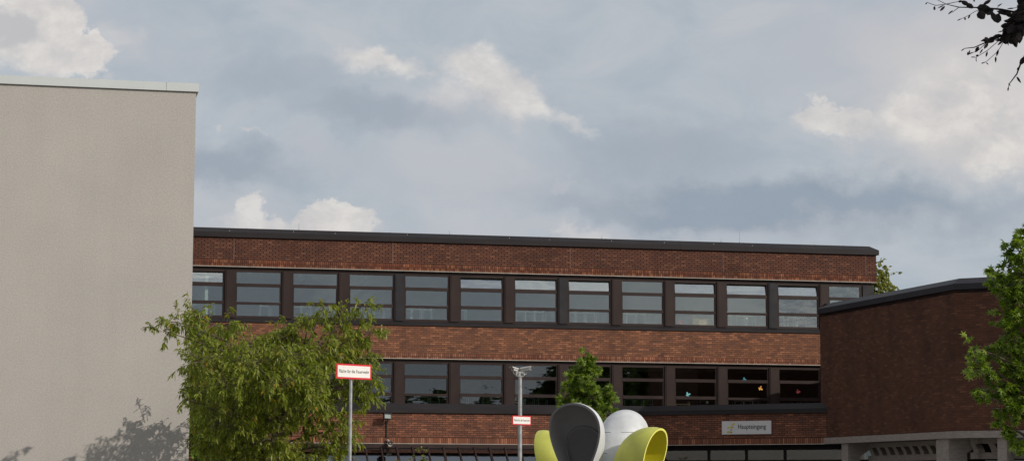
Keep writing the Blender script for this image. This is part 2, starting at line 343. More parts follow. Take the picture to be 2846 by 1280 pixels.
# ------------------------------------------------------------------ school building (local frame: x along the facade, y inward)
TH = math.radians(12.5); O0 = Vector((1.157, 89.5, 0))
B = empty('school_building', O0, TH)
tag(B, 'long three-storey brown brick school with two continuous rows of dark framed windows', 'building')
def toloc(X, Y):
    d = Vector((X - O0.x, Y - O0.y)); return Vector((d.x * math.cos(TH) + d.y * math.sin(TH), -d.x * math.sin(TH) + d.y * math.cos(TH)))
XL, XR, DEP = -24.0, 14.93, 14.0
def rect(o0, o1, z0, z1): return [(o0, z0), (o0, z1), (o1, z1), (o1, z0)][::-1]
front = [(XL, 0), (XR, 0), (XR, DEP)]
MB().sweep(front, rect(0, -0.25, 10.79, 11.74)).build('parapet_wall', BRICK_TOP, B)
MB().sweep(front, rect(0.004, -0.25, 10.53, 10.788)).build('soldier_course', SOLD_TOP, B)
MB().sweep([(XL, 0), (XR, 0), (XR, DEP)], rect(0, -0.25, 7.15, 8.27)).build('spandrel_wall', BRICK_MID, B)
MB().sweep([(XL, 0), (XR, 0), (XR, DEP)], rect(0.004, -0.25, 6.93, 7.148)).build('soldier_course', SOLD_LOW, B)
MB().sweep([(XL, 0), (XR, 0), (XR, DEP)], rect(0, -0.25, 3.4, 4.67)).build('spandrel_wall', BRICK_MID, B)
for z in (10.53, 6.93):
    MB().sweep(front, rect(0.02, -0.12, z - 0.028, z - 0.002)).build('drip_edge', DRIP, B)
    MB().sweep([(XL, 0), (XR - 0.03, 0), (XR - 0.03, DEP)], rect(-0.13, -0.25, z - 0.15, z - 0.03)).build('window_head', FRAME, B)
# coping with a steep weathered slope
cop = [(0.10, 11.70), (0.10, 11.90), (-0.22, 12.10), (-0.30, 12.10), (-0.30, 11.76), (0.0, 11.745), (0.0, 11.70)][::-1]
cp = MB().sweep(front, cop).build('roof_coping', METAL_DK, B)
for sx in (-12.2, -9.4, -6.3, -3.2, 0.0, 2.9, 6.1, 9.0, 12.2, 13.5):
    k = MB(); k.sweep([(sx, 0), (sx + 0.035, 0)], [(0.106, 11.70), (0.106, 11.903), (-0.22, 12.108), (-0.24, 12.09), (0.09, 11.89), (0.09, 11.70)][::-1]); k.build('coping_seam', FRAME_DK, cp)
DROP = plain('pale_fixing', (0.55, 0.55, 0.52), 0.6)
for (sx, zz, yy) in ((-12.9, 11.96, 0.0), (-10.3, 12.0, -0.03), (-8.6, 11.97, 0), (-5.6, 12.02, 0.04), (-1.3, 11.99, 0.0), (0.4, 11.97, 0), (3.1, 12.0, 0), (5.4, 11.98, 0), (7.6, 12.0, 0.0), (9.3, 11.96, 0)):
    tt_ = (11.903 - zz) / (11.903 - 12.108); MB().box(sx, sx + 0.02, -0.106 + 0.326 * tt_ - 0.012, -0.106 + 0.326 * tt_ + 0.01, zz - 0.012, zz + 0.012).build('coping_fixing', DROP, cp)
# pale expansion joints on the parapet
for sx in (-12.70, -6.20, 1.33, 8.0, 14.45):
    MB().box(sx, sx + 0.013, -0.004, 0.0, 10.80, 11.69).build('expansion_joint', JOINT, B)
MB().poly([(XL, 0.3), (XR - 0.3, 0.3), (XR - 0.3, DEP), (XL, DEP)], 11.6, 11.72).build('roof', METAL_DK, B)
# sills
for z in (8.27, 4.67):
    MB().sweep([(XL, 0), (XR, 0), (XR, DEP)], [(0.05, z + 0.0), (0.05, z + 0.07), (-0.10, z + 0.19), (-0.2, z + 0.19), (-0.2, z + 0.0)][::-1]).build('window_sill', METAL_DK, B)
# windows
S0, PITCH, WW = -12.56, 2.306, 1.78
tilted = {-1, 4, 5, 6, 8, 9, 10}
thin_low = {3}
def window(i, zb, upper):
    x0 = S0 + PITCH * i; wd = WW if not (i == 11) else 1.40; x1 = x0 + wd
    zt = zb + 1.92     # top of frame
    f = MB(); e = 0.07
    y0, y1 = 0.10, 0.19
    f.box(x0 - e, x0, y0, y1, zb, zt); f.box(x1, x1 + e, y0, y1, zb, zt)
    f.box(x0, x1, y0, y1, zb, zb + 0.08); f.box(x0, x1, y0, y1, zt - 0.07, zt)
    zA, zB = zb + 1.26, zb + 0.54      # rails
    f.box(x0, x1, y0 - 0.01, y1, zA, zA + 0.13); f.box(x0, x1, y0 - 0.01, y1, zB, zB + (0.13 if (i % 3) else 0.10))
    # thin bead round the panes
    for (a, b) in ((zb + 0.08, zB), (zB + 0.13, zA)):
        f.box(x0 + 0.001, x0 + 0.03, y0 + 0.02, y1 - 0.02, a, b); f.box(x1 - 0.03, x1 - 0.001, y0 + 0.02, y1 - 0.02, a, b)
    fr = f.build('window', FRAME, B)
    G = GLASS_UP if upper else GLASS_LOW
    MB().box(x0, x1, 0.145, 0.151, zb + 0.08, zB).build('pane', G, fr)
    MB().box(x0, x1, 0.145, 0.151, zB + 0.10, zA).build('pane', G, fr)
    za, zc = zA + 0.13, zt - 0.07
    if upper and i in tilted:
        a = math.radians(11 + 1.5 * math.sin(i * 2.1)); M = Matrix.Translation((0, 0.13, za)) @ Matrix.Rotation(-a, 4, 'X')
        h = zc - za - 0.005
        s = MB(); s.box(x0, x0 + 0.028, 0, 0.05, 0, h, M); s.box(x1 - 0.028, x1, 0, 0.05, 0, h, M); s.box(x0 + 0.028, x1 - 0.028, 0, 0.05, 0, 0.03, M); s.box(x0 + 0.028, x1 - 0.028, 0, 0.05, h - 0.028, h, M)
        so_ = s.build('tilted_sash', FRAME, fr)
        MB().box(x0 + 0.028, x1 - 0.028, 0.02, 0.026, 0.03, h - 0.028, M).build('pane', GLASS_SASH, fr)
    else:
        MB().box(x0, x1, 0.145, 0.151, za, zc).build('pane', G, fr)
    # post to the left of this window
    q = MB(); pm = FRAME_DK if i in (6, 10, 3) and upper else FRAME
    q.box(x0 - e - (PITCH - WW - 2 * e) + 0.002, x0 - e - 0.002, 0.05, 0.2, zb, zt)
    q.box(x0 - e - (PITCH - WW - 2 * e) + 0.05, x0 - e - 0.05, 0.035, 0.05, zb, zt)
    q.build('window_post', pm, B)
for i in range(-4, 12):
    window(i, 8.46, True); window(i, 4.86, False)
for zb in (8.46, 4.86):
    MB().box(14.32, 14.80, 0.06, 0.22, zb, zb + 1.92).build('window_post', FRAME_DK, B)
    # end wall: corner post, glazed strip, then brick
    MB().box(14.72, 14.80, 0.22, 0.9, zb, zb + 1.92).build('window_post', FRAME, B)
    MB().box(14.72, 14.90, 6.0, DEP, zb, zb + 1.92).build('end_wall', BRICK_MID, B)
    if zb > 6: MB().box(14.76, 14.77, 0.9, 6.0, zb, zb + 1.92).build('pane', GLASS_UP, B)
    else: MB().box(14.72, 14.90, 0.9, 6.0, zb, zb + 1.92).build('end_wall', BRICK_MID, B)  # unseen lower bay bricked up to keep sun off the room wall
# rooms
for z, wallm in ((7.75, WHITEWALL), (4.15, WHITEWALL)):
    MB().box(XL, XR - 0.3, 0.26, 8.0, z - 0.2, z).build('room_floor', FLOORM, B)
    MB().box(XL, XR - 0.3, 0.26, 8.0, z + 2.72, z + 2.8).build('room_ceiling', CEIL, B)
    if z > 5:
        MB().box(XL, 13.2, 8.0, 8.15, z - 0.2, z + 2.8).build('room_wall', wallm, B)
        for x in (-14.7,): MB().box(x + 0.9, x + 1.02, 0.3, 8.0, z, z + 2.72).build('room_wall', wallm, B)
    else:
        MB().box(XL, 1.2, 8.0, 8.15, z - 0.2, z + 2.8).build('room_wall', plain('room_grey', (0.16, 0.17, 0.16), 0.9), B)
        MB().box(1.2, XR - 0.3, 6.0, 6.15, z - 0.2, z + 2.8).build('room_wall', OCHRE, B)
        for x in (-6.0, 0.95): MB().box(x + 0.02, x + 0.12, 0.3, 8.0, z, z + 2.72).build('room_wall', OCHRE, B)
    # ceiling strips
LAMPM = plain('lamp_housing', (0.6, 0.62, 0.58), 0.5)
for x in (-12.0, -9.5, -7.0, -1.0, 2.0, 8.5, 11.5):
    MB().box(x, x + 0.18, 1.2, 4.6, 10.34, 10.46).build('ceiling_lamp', LAMPM, B)
MB().box(XL, XR - 0.02, 13.9, 14.0, 0, 6.9).build('back_wall', BRICK_LOW, B)

# ground floor, set 3 m forward; turns towards the wing at the right
K1 = (3.73, -3.0); K0 = (-24.0, -3.0)
e2 = toloc(12.2, 83.43); gf = [K0, K1, (e2.x, e2.y)]
MB().sweep(gf, rect(0, -0.25, 3.65, 4.64)).build('ground_floor_wall', BRICK_LOW, B)
MB().sweep(gf, rect(0.004, -0.25, 3.41, 3.648)).build('soldier_course', SOLD_LOW, B)
MB().sweep(gf, rect(0.02, -0.1, 3.385, 3.408)).build('drip_edge', DRIP, B)
MB().sweep(gf, [(0.09, 4.60), (0.09, 4.76), (-0.16, 4.98), (-0.24, 4.98), (-0.24, 4.65), (0, 4.645), (0.0, 4.60)][::-1]).build('ledge_coping', METAL_DK, B)
MB().poly([(K0[0], K0[1] + 0.26), (K1[0], K1[1] + 0.26), (e2.x, e2.y + 0.3), (13.5, -0.06), (XL, -0.06)], 4.5, 4.64).build('ledge_roof', METAL_DK, B)
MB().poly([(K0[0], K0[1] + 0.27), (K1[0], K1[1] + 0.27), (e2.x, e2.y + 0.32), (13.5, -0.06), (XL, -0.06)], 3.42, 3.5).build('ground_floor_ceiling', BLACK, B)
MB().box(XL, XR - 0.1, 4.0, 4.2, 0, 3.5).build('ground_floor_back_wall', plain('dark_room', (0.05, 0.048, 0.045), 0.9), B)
MB().sweep([K0, (-10.2, -3.0)], rect(0, -0.25, 0, 3.38)).build('ground_floor_wall', BRICK_LOW, B)
# lean-to glazing below the left half
lt = MB(); 
zr, zf, yf, = 3.30, 1.86, -4.75
lt.box(-10.2, 3.6, -3.12, -2.9, 3.22, 3.38); lt.box(-10.2, 3.6, yf - 0.06, yf + 0.06, zf - 0.14, zf - 0.04); lt.box(-10.2, 3.6, yf - 0.05, yf + 0.05, 0, 0.4)
lean = lt.build('lean_to_frame', FRAME, B)
sl_ = MB(); sl_.face([(-10.2, yf, zf), (3.6, yf, zf), (3.6, -3.0, zr), (-10.2, -3.0, zr)])
ROOFGL = glass_mat('roof_glass', 0.30, tint=(0.5, 0.53, 0.52), wave=0.15)
MB().box(-10.2, 3.6, yf, yf + 0.01, 0.4, zf - 0.14).build('front_glazing', GLASS_ENT, lean)
sl_.build('roof_glazing', ROOFGL, lean)
x = -10.2
d = Vector((0, -3.0 - yf, zr - zf)); ang = math.atan2(d.z, d.y)
j = 0
while x < 3.5:
    M = Matrix.Translation((x, yf, zf)) @ Matrix.Rotation(ang, 4, 'X')
    wq = 0.05 if j % 3 else 0.075
    MB().box(-wq / 2, wq / 2, 0, d.length, 0.003, 0.07, M).build('glazing_bar', FRAME, lean)
    x += 0.62; j += 1
MB().box(-10.2, 3.6, yf + 0.03, yf + 0.12, 0.0, zf - 0.15).build('lean_to_rail', BLACK, lean) if False else None

# entrance glazing under the angled wall
A = Vector(K1); Bv = Vector((e2.x, e2.y)); dv = (Bv - A).normalized(); nv = Vector((dv.y, -dv.x)); ext = Bv + dv * 3.2
ain = A - nv * 0.35; LEN = (ext - A).length
ME = Matrix.Translation((ain.x, ain.y, 0)) @ Matrix.Rotation(math.atan2(dv.y, dv.x), 4, 'Z')
g = MB(); g.box(0, LEN, -0.05, 0.06, 3.18, 3.38, ME)
mull = [0.0, 2.55, 4.18, 5.82, LEN - 0.08]
for a in mull: g.box(a, a + 0.09, -0.05, 0.06, 0, 3.18, ME)
g.box(0, LEN, -0.055, 0.065, 2.72, 2.80, ME)
g.box(0, LEN, 0.06, 0.32, 3.34, 3.40, ME)
eg = g.build('entrance_glazing', BLACK, B)
for a, b in zip(mull[:-1], mull[1:]): MB().box(a + 0.09, b, 0.0, 0.008, 2.80, 3.18, ME).build('pane', GLASS_ENT, eg); MB().box(a + 0.09, b, 0.0, 0.008, 0.05, 2.72, ME).build('pane', GLASS_ENT, eg)

# entrance sign
SIGNG = plain('sign_grey_white', (0.62, 0.60, 0.60), 0.5, var=0.03)
TXT = plain('sign_text_dark', (0.05, 0.05, 0.05), 0.6)
YEL = plain('sign_yellow', (0.55, 0.50, 0.12), 0.6, var=0.05)
sgn = empty('entrance_sign'); ws = B.matrix_basis
angw = TH + math.atan2(dv.y, dv.x)
p0 = at(2009.5, 1189, 85.0); 
def on_angled(px):
    # point on the angled wall face straight behind a photo column
    best = None
    for k in range(0, 4000):
        t = k * 0.002; q = A + dv * t
        X = O0.x + q.x * math.cos(TH) - q.y * math.sin(TH); Y = O0.y + q.x * math.sin(TH) + q.y * math.cos(TH)
        e = abs(1423 + 6000 * X / (Y * cP + 2.7 * sP) - px)
        if best is None or e < best[0]: best = (e, X, Y)
    return Vector(best[1:])
qa, qb = on_angled(2009.5), on_angled(2146.5); qc = (qa + qb) / 2; SW = (qb - qa).length
sgn.location = (qc.x - 0.5 * 0.06, qc.y - 0.86 * 0.06, 4.06); sgn.rotation_euler = (0, 0, angw)
tag(sgn, 'long pale grey sign board reading Haupteingang on the shaded brick above the entrance glass', 'sign')
MB().box(-SW / 2, SW / 2, 0, 0.04, -0.26, 0.26).build('panel', SIGNG, sgn)
t = text_mesh('lettering', 'Haupteingang', 0.255, TXT, sgn, 0.86, 0.002, 'LEFT', 0.002); t.location = (-SW / 2 + SW * 0.325, -0.003, 0.03)
lg = MB()
def tri(x, z, s, up=1): lg.face([(x, -0.004, z), (x + s, -0.004, z), (x + s * 0.55, -0.004, z + s * up)])
for (x, z, s) in ((0.40, 0.10, 0.10), (0.49, 0.13, 0.09), (0.22, -0.02, 0.10), (0.34, -0.02, 0.12), (0.42, 0.0, 0.09), (0.20, -0.20, 0.12), (0.28, -0.20, 0.11)):
    lg = MB(); lg.face([(-SW / 2 + x, -0.004, z), (-SW / 2 + x + s, -0.004, z - 0.01), (-SW / 2 + x + s * 1.1, -0.004, z + s * 0.5), (-SW / 2 + x + s * 0.3, -0.004, z + s * 0.65)])
    lg.build('emblem_mark', YEL, sgn)
t = text_mesh('small_lettering', 'IS', 0.10, TXT, sgn, 0.9, 0.002); t.location = (-SW / 2 + 0.41, -0.003, -0.10)
MB().box(-SW / 2 + 0.36, -SW / 2 + 0.45, -0.004, -0.0005, -0.20, -0.175).build('small_rule', TXT, sgn)

# ------------------------------------------------------------------ brick wing at the right
W = empty('brick_wing', (12.0, 83.9, 0)); tag(W, 'dark windowless brick block raised on a concrete canopy at the right', 'building')
def wl(*pts): return [(p[0] - 12.0, p[1] - 83.9) for p in pts]
wp = wl((12.0, 83.9), (15.13, 73.45), (27.5, 66.35), (35, 80), (19, 91), (12.0, 83.9))
wp = [(-(0), 0)] + wp[1:-1]
path = wp + [wp[0]]
# travel direction: corner -> kink -> right : outward (camera side) is the right-hand side
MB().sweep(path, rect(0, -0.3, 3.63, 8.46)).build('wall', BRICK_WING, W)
MB().sweep(path, [(0.09, 8.42), (0.09, 8.62), (-0.25, 8.83), (-0.34, 8.83), (-0.34, 8.46), (0, 8.455), (0, 8.42)][::-1]).build('roof_coping', METAL_DK2, W)
MB().poly(wp, 8.30, 8.44).build('roof', METAL_DK, W)
slabp = [(-0.25 * 0.3, 0.25)] + wp[1:3]
MB().sweep([wp[0], wp[1], wp[2]], rect(0.07, -0.5, 3.39, 3.626)).build('canopy_slab', CONC, W)
MB().poly([wp[0], wp[1], wp[2], wp[3], wp[4]], 3.42, 3.60).build('canopy_ceiling', CONC, W)
# piers: narrow fins set square to the face
def face_pt(a, b, t, inset):
    a, b = Vector(a), Vector(b); dd = (b - a).normalized(); nn_ = Vector((dd.y, -dd.x)); return a + dd * t - nn_ * inset, dd, nn_
def pier(a, b, t, wide, deep):
    p, dd, nn_ = face_pt(a, b, t, 0.02)
    M = Matrix.Translation((p.x, p.y, 0)) @ Matrix.Rotation(math.atan2(dd.y, dd.x), 4, 'Z')
    k = MB(); k.box(0, wide, 0, deep, 0, 3.39, M)
    # haunch under the slab
    k.face([M @ Vector(v) for v in ((0, deep, 2.9), (wide, deep, 2.9), (wide, deep + 0.8, 3.39), (0, deep + 0.8, 3.39))])
    for xx in (0, wide): k.face([M @ Vector(v) for v in ((xx, deep, 2.9), (xx, deep + 0.8, 3.39), (xx, deep, 3.39))])
    k.build('pier', CONC, W)
pier(wp[0], wp[1], 1.75, 0.55, 0.5); pier(wp[0], wp[1], 9.3, 0.9, 0.7)
pier(wp[1], wp[2], 1.35, 0.32, 0.8); pier(wp[1], wp[2], 4.6, 0.32, 0.8); pier(wp[1], wp[2], 8.6, 0.32, 0.8)
# slotted concrete beam behind the piers
def slotted(a, b, t0, t1, inset, pitch, slot, z0=2.70, z1=3.39, h0=2.92, h1=3.22, lean=0.28, wide=False):
    p, dd, nn_ = face_pt(a, b, t0, inset); Lg = t1 - t0
    M = Matrix.Translation((p.x, p.y, 0)) @ Matrix.Rotation(math.atan2(dd.y, dd.x), 4, 'Z')
    k = MB(); k.box(0, Lg, 0, 0.25, z0, h0, M); k.box(0, Lg, 0, 0.25, h1, z1, M)
    x = 0.0
    while x < Lg - 0.1:
        w_ = min(pitch - slot, Lg - x); n = 5
        L0 = [(x - lean * (q / n) ** 1.5 + lean, h0 + (h1 - h0) * q / n) for q in range(n + 1)]
        for q in range(n):
            (xa, za), (xb, zb_) = L0[q], L0[q + 1]
            pts = [(xa, 0, za), (xa + w_, 0, za), (xb + w_, 0, zb_), (xb, 0, zb_)]
            k.face([M @ Vector(v) for v in pts])
            for dx in (0, w_): k.face([M @ Vector(v) for v in ((xa + dx, 0, za), (xa + dx, 0.25, za), (xb + dx, 0.25, zb_), (xb + dx, 0, zb_))])
        x += pitch
    k.build('slotted_beam', CONC, W)
slotted(wp[0], wp[1], 2.2, 10.6, 0.9, 0.66, 0.38)
slotted(wp[1], wp[2], 0.1, 10.0, 1.0, 0.62, 0.40, lean=0.12)
MB().sweep([wp[0], wp[1], wp[2]], rect(-2.6, -2.8, 0, 3.4)).build('inner_wall', BLACK, W)  # near-black colour stands for the shade behind the slotted beam
WPANE = plain('white_panel', (0.5, 0.5, 0.48), 0.5)
p, dd, nn_ = face_pt(wp[1], wp[2], 0.0, 2.3)
M = Matrix.Translation((p.x, p.y, 0)) @ Matrix.Rotation(math.atan2(dd.y, dd.x), 4, 'Z')
MB().box(0.2, 1.6, 0, 0.03, 1.0, 2.68, M).box(2.3, 3.4, 0, 0.03, 1.0, 2.66, M).build('pale_panel', WPANE, W)

# ------------------------------------------------------------------ stucco building at the left
STUC, nt3, p3 = new_mat('grey_render')
v3 = coords(nt3)
L(nt3, mixc(nt3, 1.0, mixc(nt3, 1.0, ramp(nt3, noise(nt3, v3, 0.45, 6, 0.6), [(0.3, (0.425, 0.398, 0.368)), (0.7, (0.475, 0.444, 0.410))]), ramp(nt3, noise(nt3, v3, 28, 3), [(0.3, (0.86, 0.86, 0.86)), (0.7, (1.08, 1.08, 1.08))]), 'MULTIPLY'), ramp(nt3, noise(nt3, coords(nt3, 'Object', (2.6, 2.6, 0.16)), 1.0, 5, 0.6), [(0.3, (0.98, 0.978, 0.975)), (0.6, (1.005, 1.005, 1.005))]), 'MULTIPLY'), p3.inputs['Base Color'])
p3.inputs['Roughness'].default_value = 0.95
bb = N(nt3, 'ShaderNodeBump'); bb.inputs['Strength'].default_value = 0.5; bb.inputs['Distance'].default_value = 0.012
L(nt3, noise(nt3, v3, 47, 4, 0.7), bb.inputs['Height']); L(nt3, bb.outputs[0], p3.inputs['Normal'])
cst = at(535, 800, 50.0); zcap = at(541, 256, 50)[2]
R = empty('rendered_building', (cst.x, 50.0, 0), TH)
tag(R, 'tall blank grey rendered building with a pale metal roof edge at the left', 'building')
MB().poly([(-24, 0), (0, 0), (0, 27), (-24, 27)], 0, zcap + 0.02).build('wall', STUC, R)
CAPM = plain('pale_aluminium', (0.60, 0.63, 0.62), 0.4, 0.1, var=0.05, scale=0.6)
rc = MB(); rc.sweep([(-24, 0), (0, 0), (0, 27)], [(0.055, zcap), (0.055, zcap + 0.195), (-0.3, zcap + 0.21), (-0.3, zcap + 0.03), (0.03, zcap + 0.03), (0.03, zcap)][::-1])
rco = rc.build('roof_edge', CAPM, R)
MB().box(-0.70, -0.692, -0.058, -0.05, zcap, zcap + 0.196).box(-5.2, -5.19, -0.058, -0.05, zcap, zcap + 0.196).build('roof_edge_seam', plain('seam_grey', (0.3, 0.32, 0.32), 0.6), rco)

# ------------------------------------------------------------------ chairs behind the windows
def chair_bits():
    fr = MB()
    for x in (-0.19, 0.19): fr.tube([(x, -0.18, 0), (x * 0.97, -0.16, 0.46)], 0.013, 5); fr.tube([(x, 0.18, 0), (x * 0.97, 0.16, 0.46)], 0.013, 5)
    fr.tube([(-0.19, -0.17, 0.30), (0.19, -0.17, 0.30)], 0.010, 5)
    st = MB()
    for k in range(3):
        z = 0.47 + k * 0.055; pts = []
        n = 6
        for a in range(n):
            x0 = -0.2 + 0.4 * a / n; x1 = -0.2 + 0.4 * (a + 1) / n
            zz = lambda x: z + 0.022 * (1 - (x / 0.2) ** 2)
            st.face([(x0, -0.2, zz(x0)), (x1, -0.2, zz(x1)), (x1, -0.2, zz(x1) - 0.016), (x0, -0.2, zz(x0) - 0.016)])
            st.face([(x0, -0.2, zz(x0)), (x1, -0.2, zz(x1)), (x1, 0.2, zz(x1) + 0.01), (x0, 0.2, zz(x0) + 0.01)])
            st.face([(x0, -0.2, zz(x0) - 0.016), (x1, -0.2, zz(x1) - 0.016), (x1, 0.2, zz(x1) - 0.006), (x0, 0.2, zz(x0) - 0.006)])
    return fr, st
SEATM = plain('pale_seat_shell', (0.62, 0.65, 0.64), 0.4, var=0.05)
SEATD = plain('grey_seat_shell', (0.20, 0.22, 0.22), 0.4, var=0.05)
def make_chair(seatm):
    r = empty('stacked_chair'); a, b = chair_bits(); a.build('leg_frame', STEEL, r); b.build('seat', seatm, r); return r
def copy_tree(o, parent=None):
    c = o.copy(); C.objects.link(c); c.parent = parent
    for ch in [x for x in list(bpy.data.objects) if x.parent == o]: copy_tree(ch, c)
    return c
def place(o, x, y, z, rz=0):
    o.location = (O0.x + x * math.cos(TH) - y * math.sin(TH), O0.y + x * math.sin(TH) + y * math.cos(TH), z); o.rotation_euler = (0, 0, TH + rz)
cu = make_chair(SEATM); cl_ = make_chair(SEATD); used = {0: False, 1: False}
cspec_u = {-1: (0.3, 0.8, 1.3), 0: (1.2, 1.65), 1: (0.2, 0.6, 1.2, 1.6), 2: (0.9, 1.3, 1.7), 3: (0.15, 0.55, 1.0), 4: (0.15,), 5: (0.35, 0.75, 1.15, 1.6), 6: (0.2, 0.62, 1.05, 1.5), 7: (0.12, 0.52, 0.95, 1.5), 9: (0.15, 0.75, 1.2, 1.6), 10: (0.2, 0.75, 1.2)}
cspec_l = {1: (0.4, 0.9, 1.4), 2: (0.7, 1.4), 3: (0.45, 0.9, 1.35), 4: (0.25, 0.7, 1.25), 5: (0.3, 0.75, 1.3), 7: (0.4, 0.85, 1.25), 8: (1.4,), 9: (0.65, 1.05, 1.45), 10: (0.9, 1.3)}
TABM = plain('table_top', (0.45, 0.42, 0.36), 0.5)
tab = empty('classroom_table'); MB().box(-0.95, 0.95, -0.3, 0.3, 0.71, 0.745).build('tabletop', TABM, tab)
for sx in (-0.85, 0.85):
    for sy in (-0.22, 0.22): MB().tube([(sx, sy, 0), (sx, sy, 0.71)], 0.018, 6).build('leg', STEEL, tab)
firstt = True
for fl, spec, zt in ((0, cspec_u, 7.75), (1, cspec_l, 4.15)):
    for i, xs in spec.items():
        src = cu if fl == 0 else cl_
        tt = tab if firstt else copy_tree(tab); firstt = False
        place(tt, S0 + PITCH * i + 0.9, 0.75, zt)
        tag(tt, 'low classroom table under the stacked chairs behind the %s windows' % ('upper' if fl == 0 else 'middle-floor'), 'table', 'classroom tables behind the %s windows' % ('upper' if fl == 0 else 'middle-floor'))
        for x in xs:
            o = src if not used[fl] else copy_tree(src); used[fl] = True
            place(o, S0 + PITCH * i + x, 0.7, zt + 0.747)
            tag(o, ('pale steel-legged chairs stacked behind the upper row of windows' if fl == 0 else 'dark stacked chairs with steel legs behind the middle row of windows'), 'chair', ('stacked chairs behind the upper windows' if fl == 0 else 'stacked chairs behind the middle windows'))
def small(name, mb, mat, x, y, z, label, cat, rz=0, group=None):
    o = mb.build(name, mat); place(o, x, y, z, rz); tag(o, label, cat, group); return o
bx = MB(); bx.box(0, 0.85, 0, 0.3, 0, 0.02).box(0, 0.85, 0.28, 0.3, 0.02, 0.4).box(0, 0.02, 0, 0.28, 0.02, 0.55).box(0.83, 0.85, 0, 0.28, 0.02, 0.4).box(0.02, 0.83, 0.0, 0.02, 0.02, 0.3).face([(0.0, 0, 0.55), (0.28, 0, 0.30), (0.28, 0, 0.02), (0, 0, 0.02)])
small('cardboard_box', bx, plain('cardboard', (0.62, 0.40, 0.20), 0.8), S0 + PITCH * 8 + 0.85, 0.35, 8.50, 'open tan cardboard box behind the upper windows', 'box')
rb = MB().tube([(0, 0, 0), (0.01, 0, 0.10), (0, 0, 0.22), (0, 0, 0.27)], [0.11, 0.13, 0.09, 0.03], 12)
small('red_bag', rb, plain('red_cloth', (0.42, 0.05, 0.07), 0.8), S0 + PITCH * 8 + 0.28, 0.4, 8.50, 'small red bag left of the cardboard box behind the upper windows', 'bag')
ws_ = MB(); ws_.box(0, 0.62, 0, 0.25, 0.27, 0.295).box(0, 0.03, 0, 0.25, 0, 0.27).box(0.56, 0.62, 0, 0.25, 0.0, 0.42).box(0, 0.6, 0.0, 0.02, 0.60, 0.62)
small('wooden_shelf', ws_, plain('pale_wood', (0.62, 0.45, 0.27), 0.6), S0 + PITCH * 8 + 0.08, 0.3, 4.92, 'small pale wooden shelf standing inside a middle-floor window', 'shelf')
bl = bpy.data.meshes.new('white_ball'); bmn = bmesh.new(); bmesh.ops.create_icosphere(bmn, subdivisions=2, radius=0.05); bmn.to_mesh(bl); bmn.free()
for (i, x, z, lb) in ((8, 1.42, 5.29, 'white paper ball hanging in the middle-floor window beside the shelf'), (9, 0.9, 8.86, 'white paper ball hanging in the upper window near the right end')):
    o = bpy.data.objects.new('paper_ball', bl); C.objects.link(o); place(o, S0 + PITCH * i + x, 0.22, z); tag(o, lb, 'ornament')
bl.materials.append(plain('white_paper', (0.85, 0.85, 0.82), 0.7)); [setattr(p_, 'use_smooth', True) for p_ in bl.polygons]
# paper butterflies stuck inside the glass
BF = {'blue-green': (0.22, 0.60, 0.62), 'blue': (0.12, 0.45, 0.62), 'orange': (0.85, 0.42, 0.08), 'red': (0.75, 0.12, 0.12)}
for (i, x, z, cname, rot, lb) in ((8, 0.55, 5.60, 'blue-green', 25, 'pale blue-green paper butterfly stuck in the window above the wooden shelf'), (9, 0.75, 6.25, 'blue', -60, 'blue paper butterfly in the top pane'), (9, 1.45, 5.90, 'orange', 70, 'orange paper butterfly in the middle pane'), (10, 0.82, 5.78, 'red', 40, 'red paper butterfly in the window nearest the brick wing')):
    k = MB(); M = Matrix.Rotation(math.radians(rot), 4, 'Y')
    for s_ in (-1, 1):
        up = [(0, 0), (0.06, 0.13), (0.13, 0.14), (0.15, 0.08), (0.10, 0.02), (0.02, -0.01)]
        lo = [(0, -0.01), (0.09, -0.02), (0.11, -0.08), (0.06, -0.12), (0.02, -0.08)]
        for sh in (up, lo): k.face([M @ Vector((s_ * a * 0.62, -0.03 * abs(a) / 0.15, b * 0.62)) for a, b in sh])
    k.tube([M @ Vector((0, 0, -0.07)), M @ Vector((0, 0, 0.07))], 0.008, 5)
    o = k.build('paper_butterfly', plain('paper_' + cname.replace('-', '_'), BF[cname], 0.7, var=0.25, scale=14)); place(o, S0 + PITCH * i + x, 0.125, z); tag(o, lb, 'paper butterfly')

# ------------------------------------------------------------------ things on the facade
def fac_pt(s, y, z): return (O0.x + s * math.cos(TH) - y * math.sin(TH), O0.y + s * math.sin(TH) + y * math.cos(TH), z)
fl = empty('floodlight'); place(fl, -6.87, -3.0, 0)
tag(fl, 'black floodlight on the brick above the lean-to glazing, with its cable running down', 'floodlight')
M = Matrix.Translation((-0.02, -0.30, 4.44)) @ Matrix.Rotation(math.radians(-14), 4, 'X') @ Matrix.Rotation(math.radians(10), 4, 'Z')
DKM = plain('black_metal', (0.025, 0.028, 0.028), 0.5)
MB().box(-0.15, 0.15, -0.04, 0.08, -0.11, 0.09, M).box(-0.10, 0.10, 0.08, 0.13, -0.08, 0.07, M).box(-0.17, 0.17, -0.10, 0.08, 0.09, 0.105, M).build('housing', DKM, fl)
MB().box(-0.12, 0.12, -0.046, -0.041, -0.085, 0.07, M).build('lens', plain('lamp_glass', (0.22, 0.26, 0.24), 0.25), fl)
MB().tube([(0, -0.24, 4.34), (0, -0.22, 4.24), (0, -0.02, 4.22)], 0.025, 8).box(-0.05, 0.05, -0.03, 0.0, 4.14, 4.30).build('bracket', DKM, fl)
MB().tube([(0, -0.03, 4.2), (0, -0.03, 3.62)], 0.02, 8).build('cable_conduit', DKM, fl)
hs = empty('horn_speaker'); place(hs, -6.80, -3.0, 0)
tag(hs, 'small grey horn loudspeaker at the foot of the floodlight cable', 'loudspeaker')
HM = plain('horn_grey', (0.40, 0.39, 0.36), 0.5)
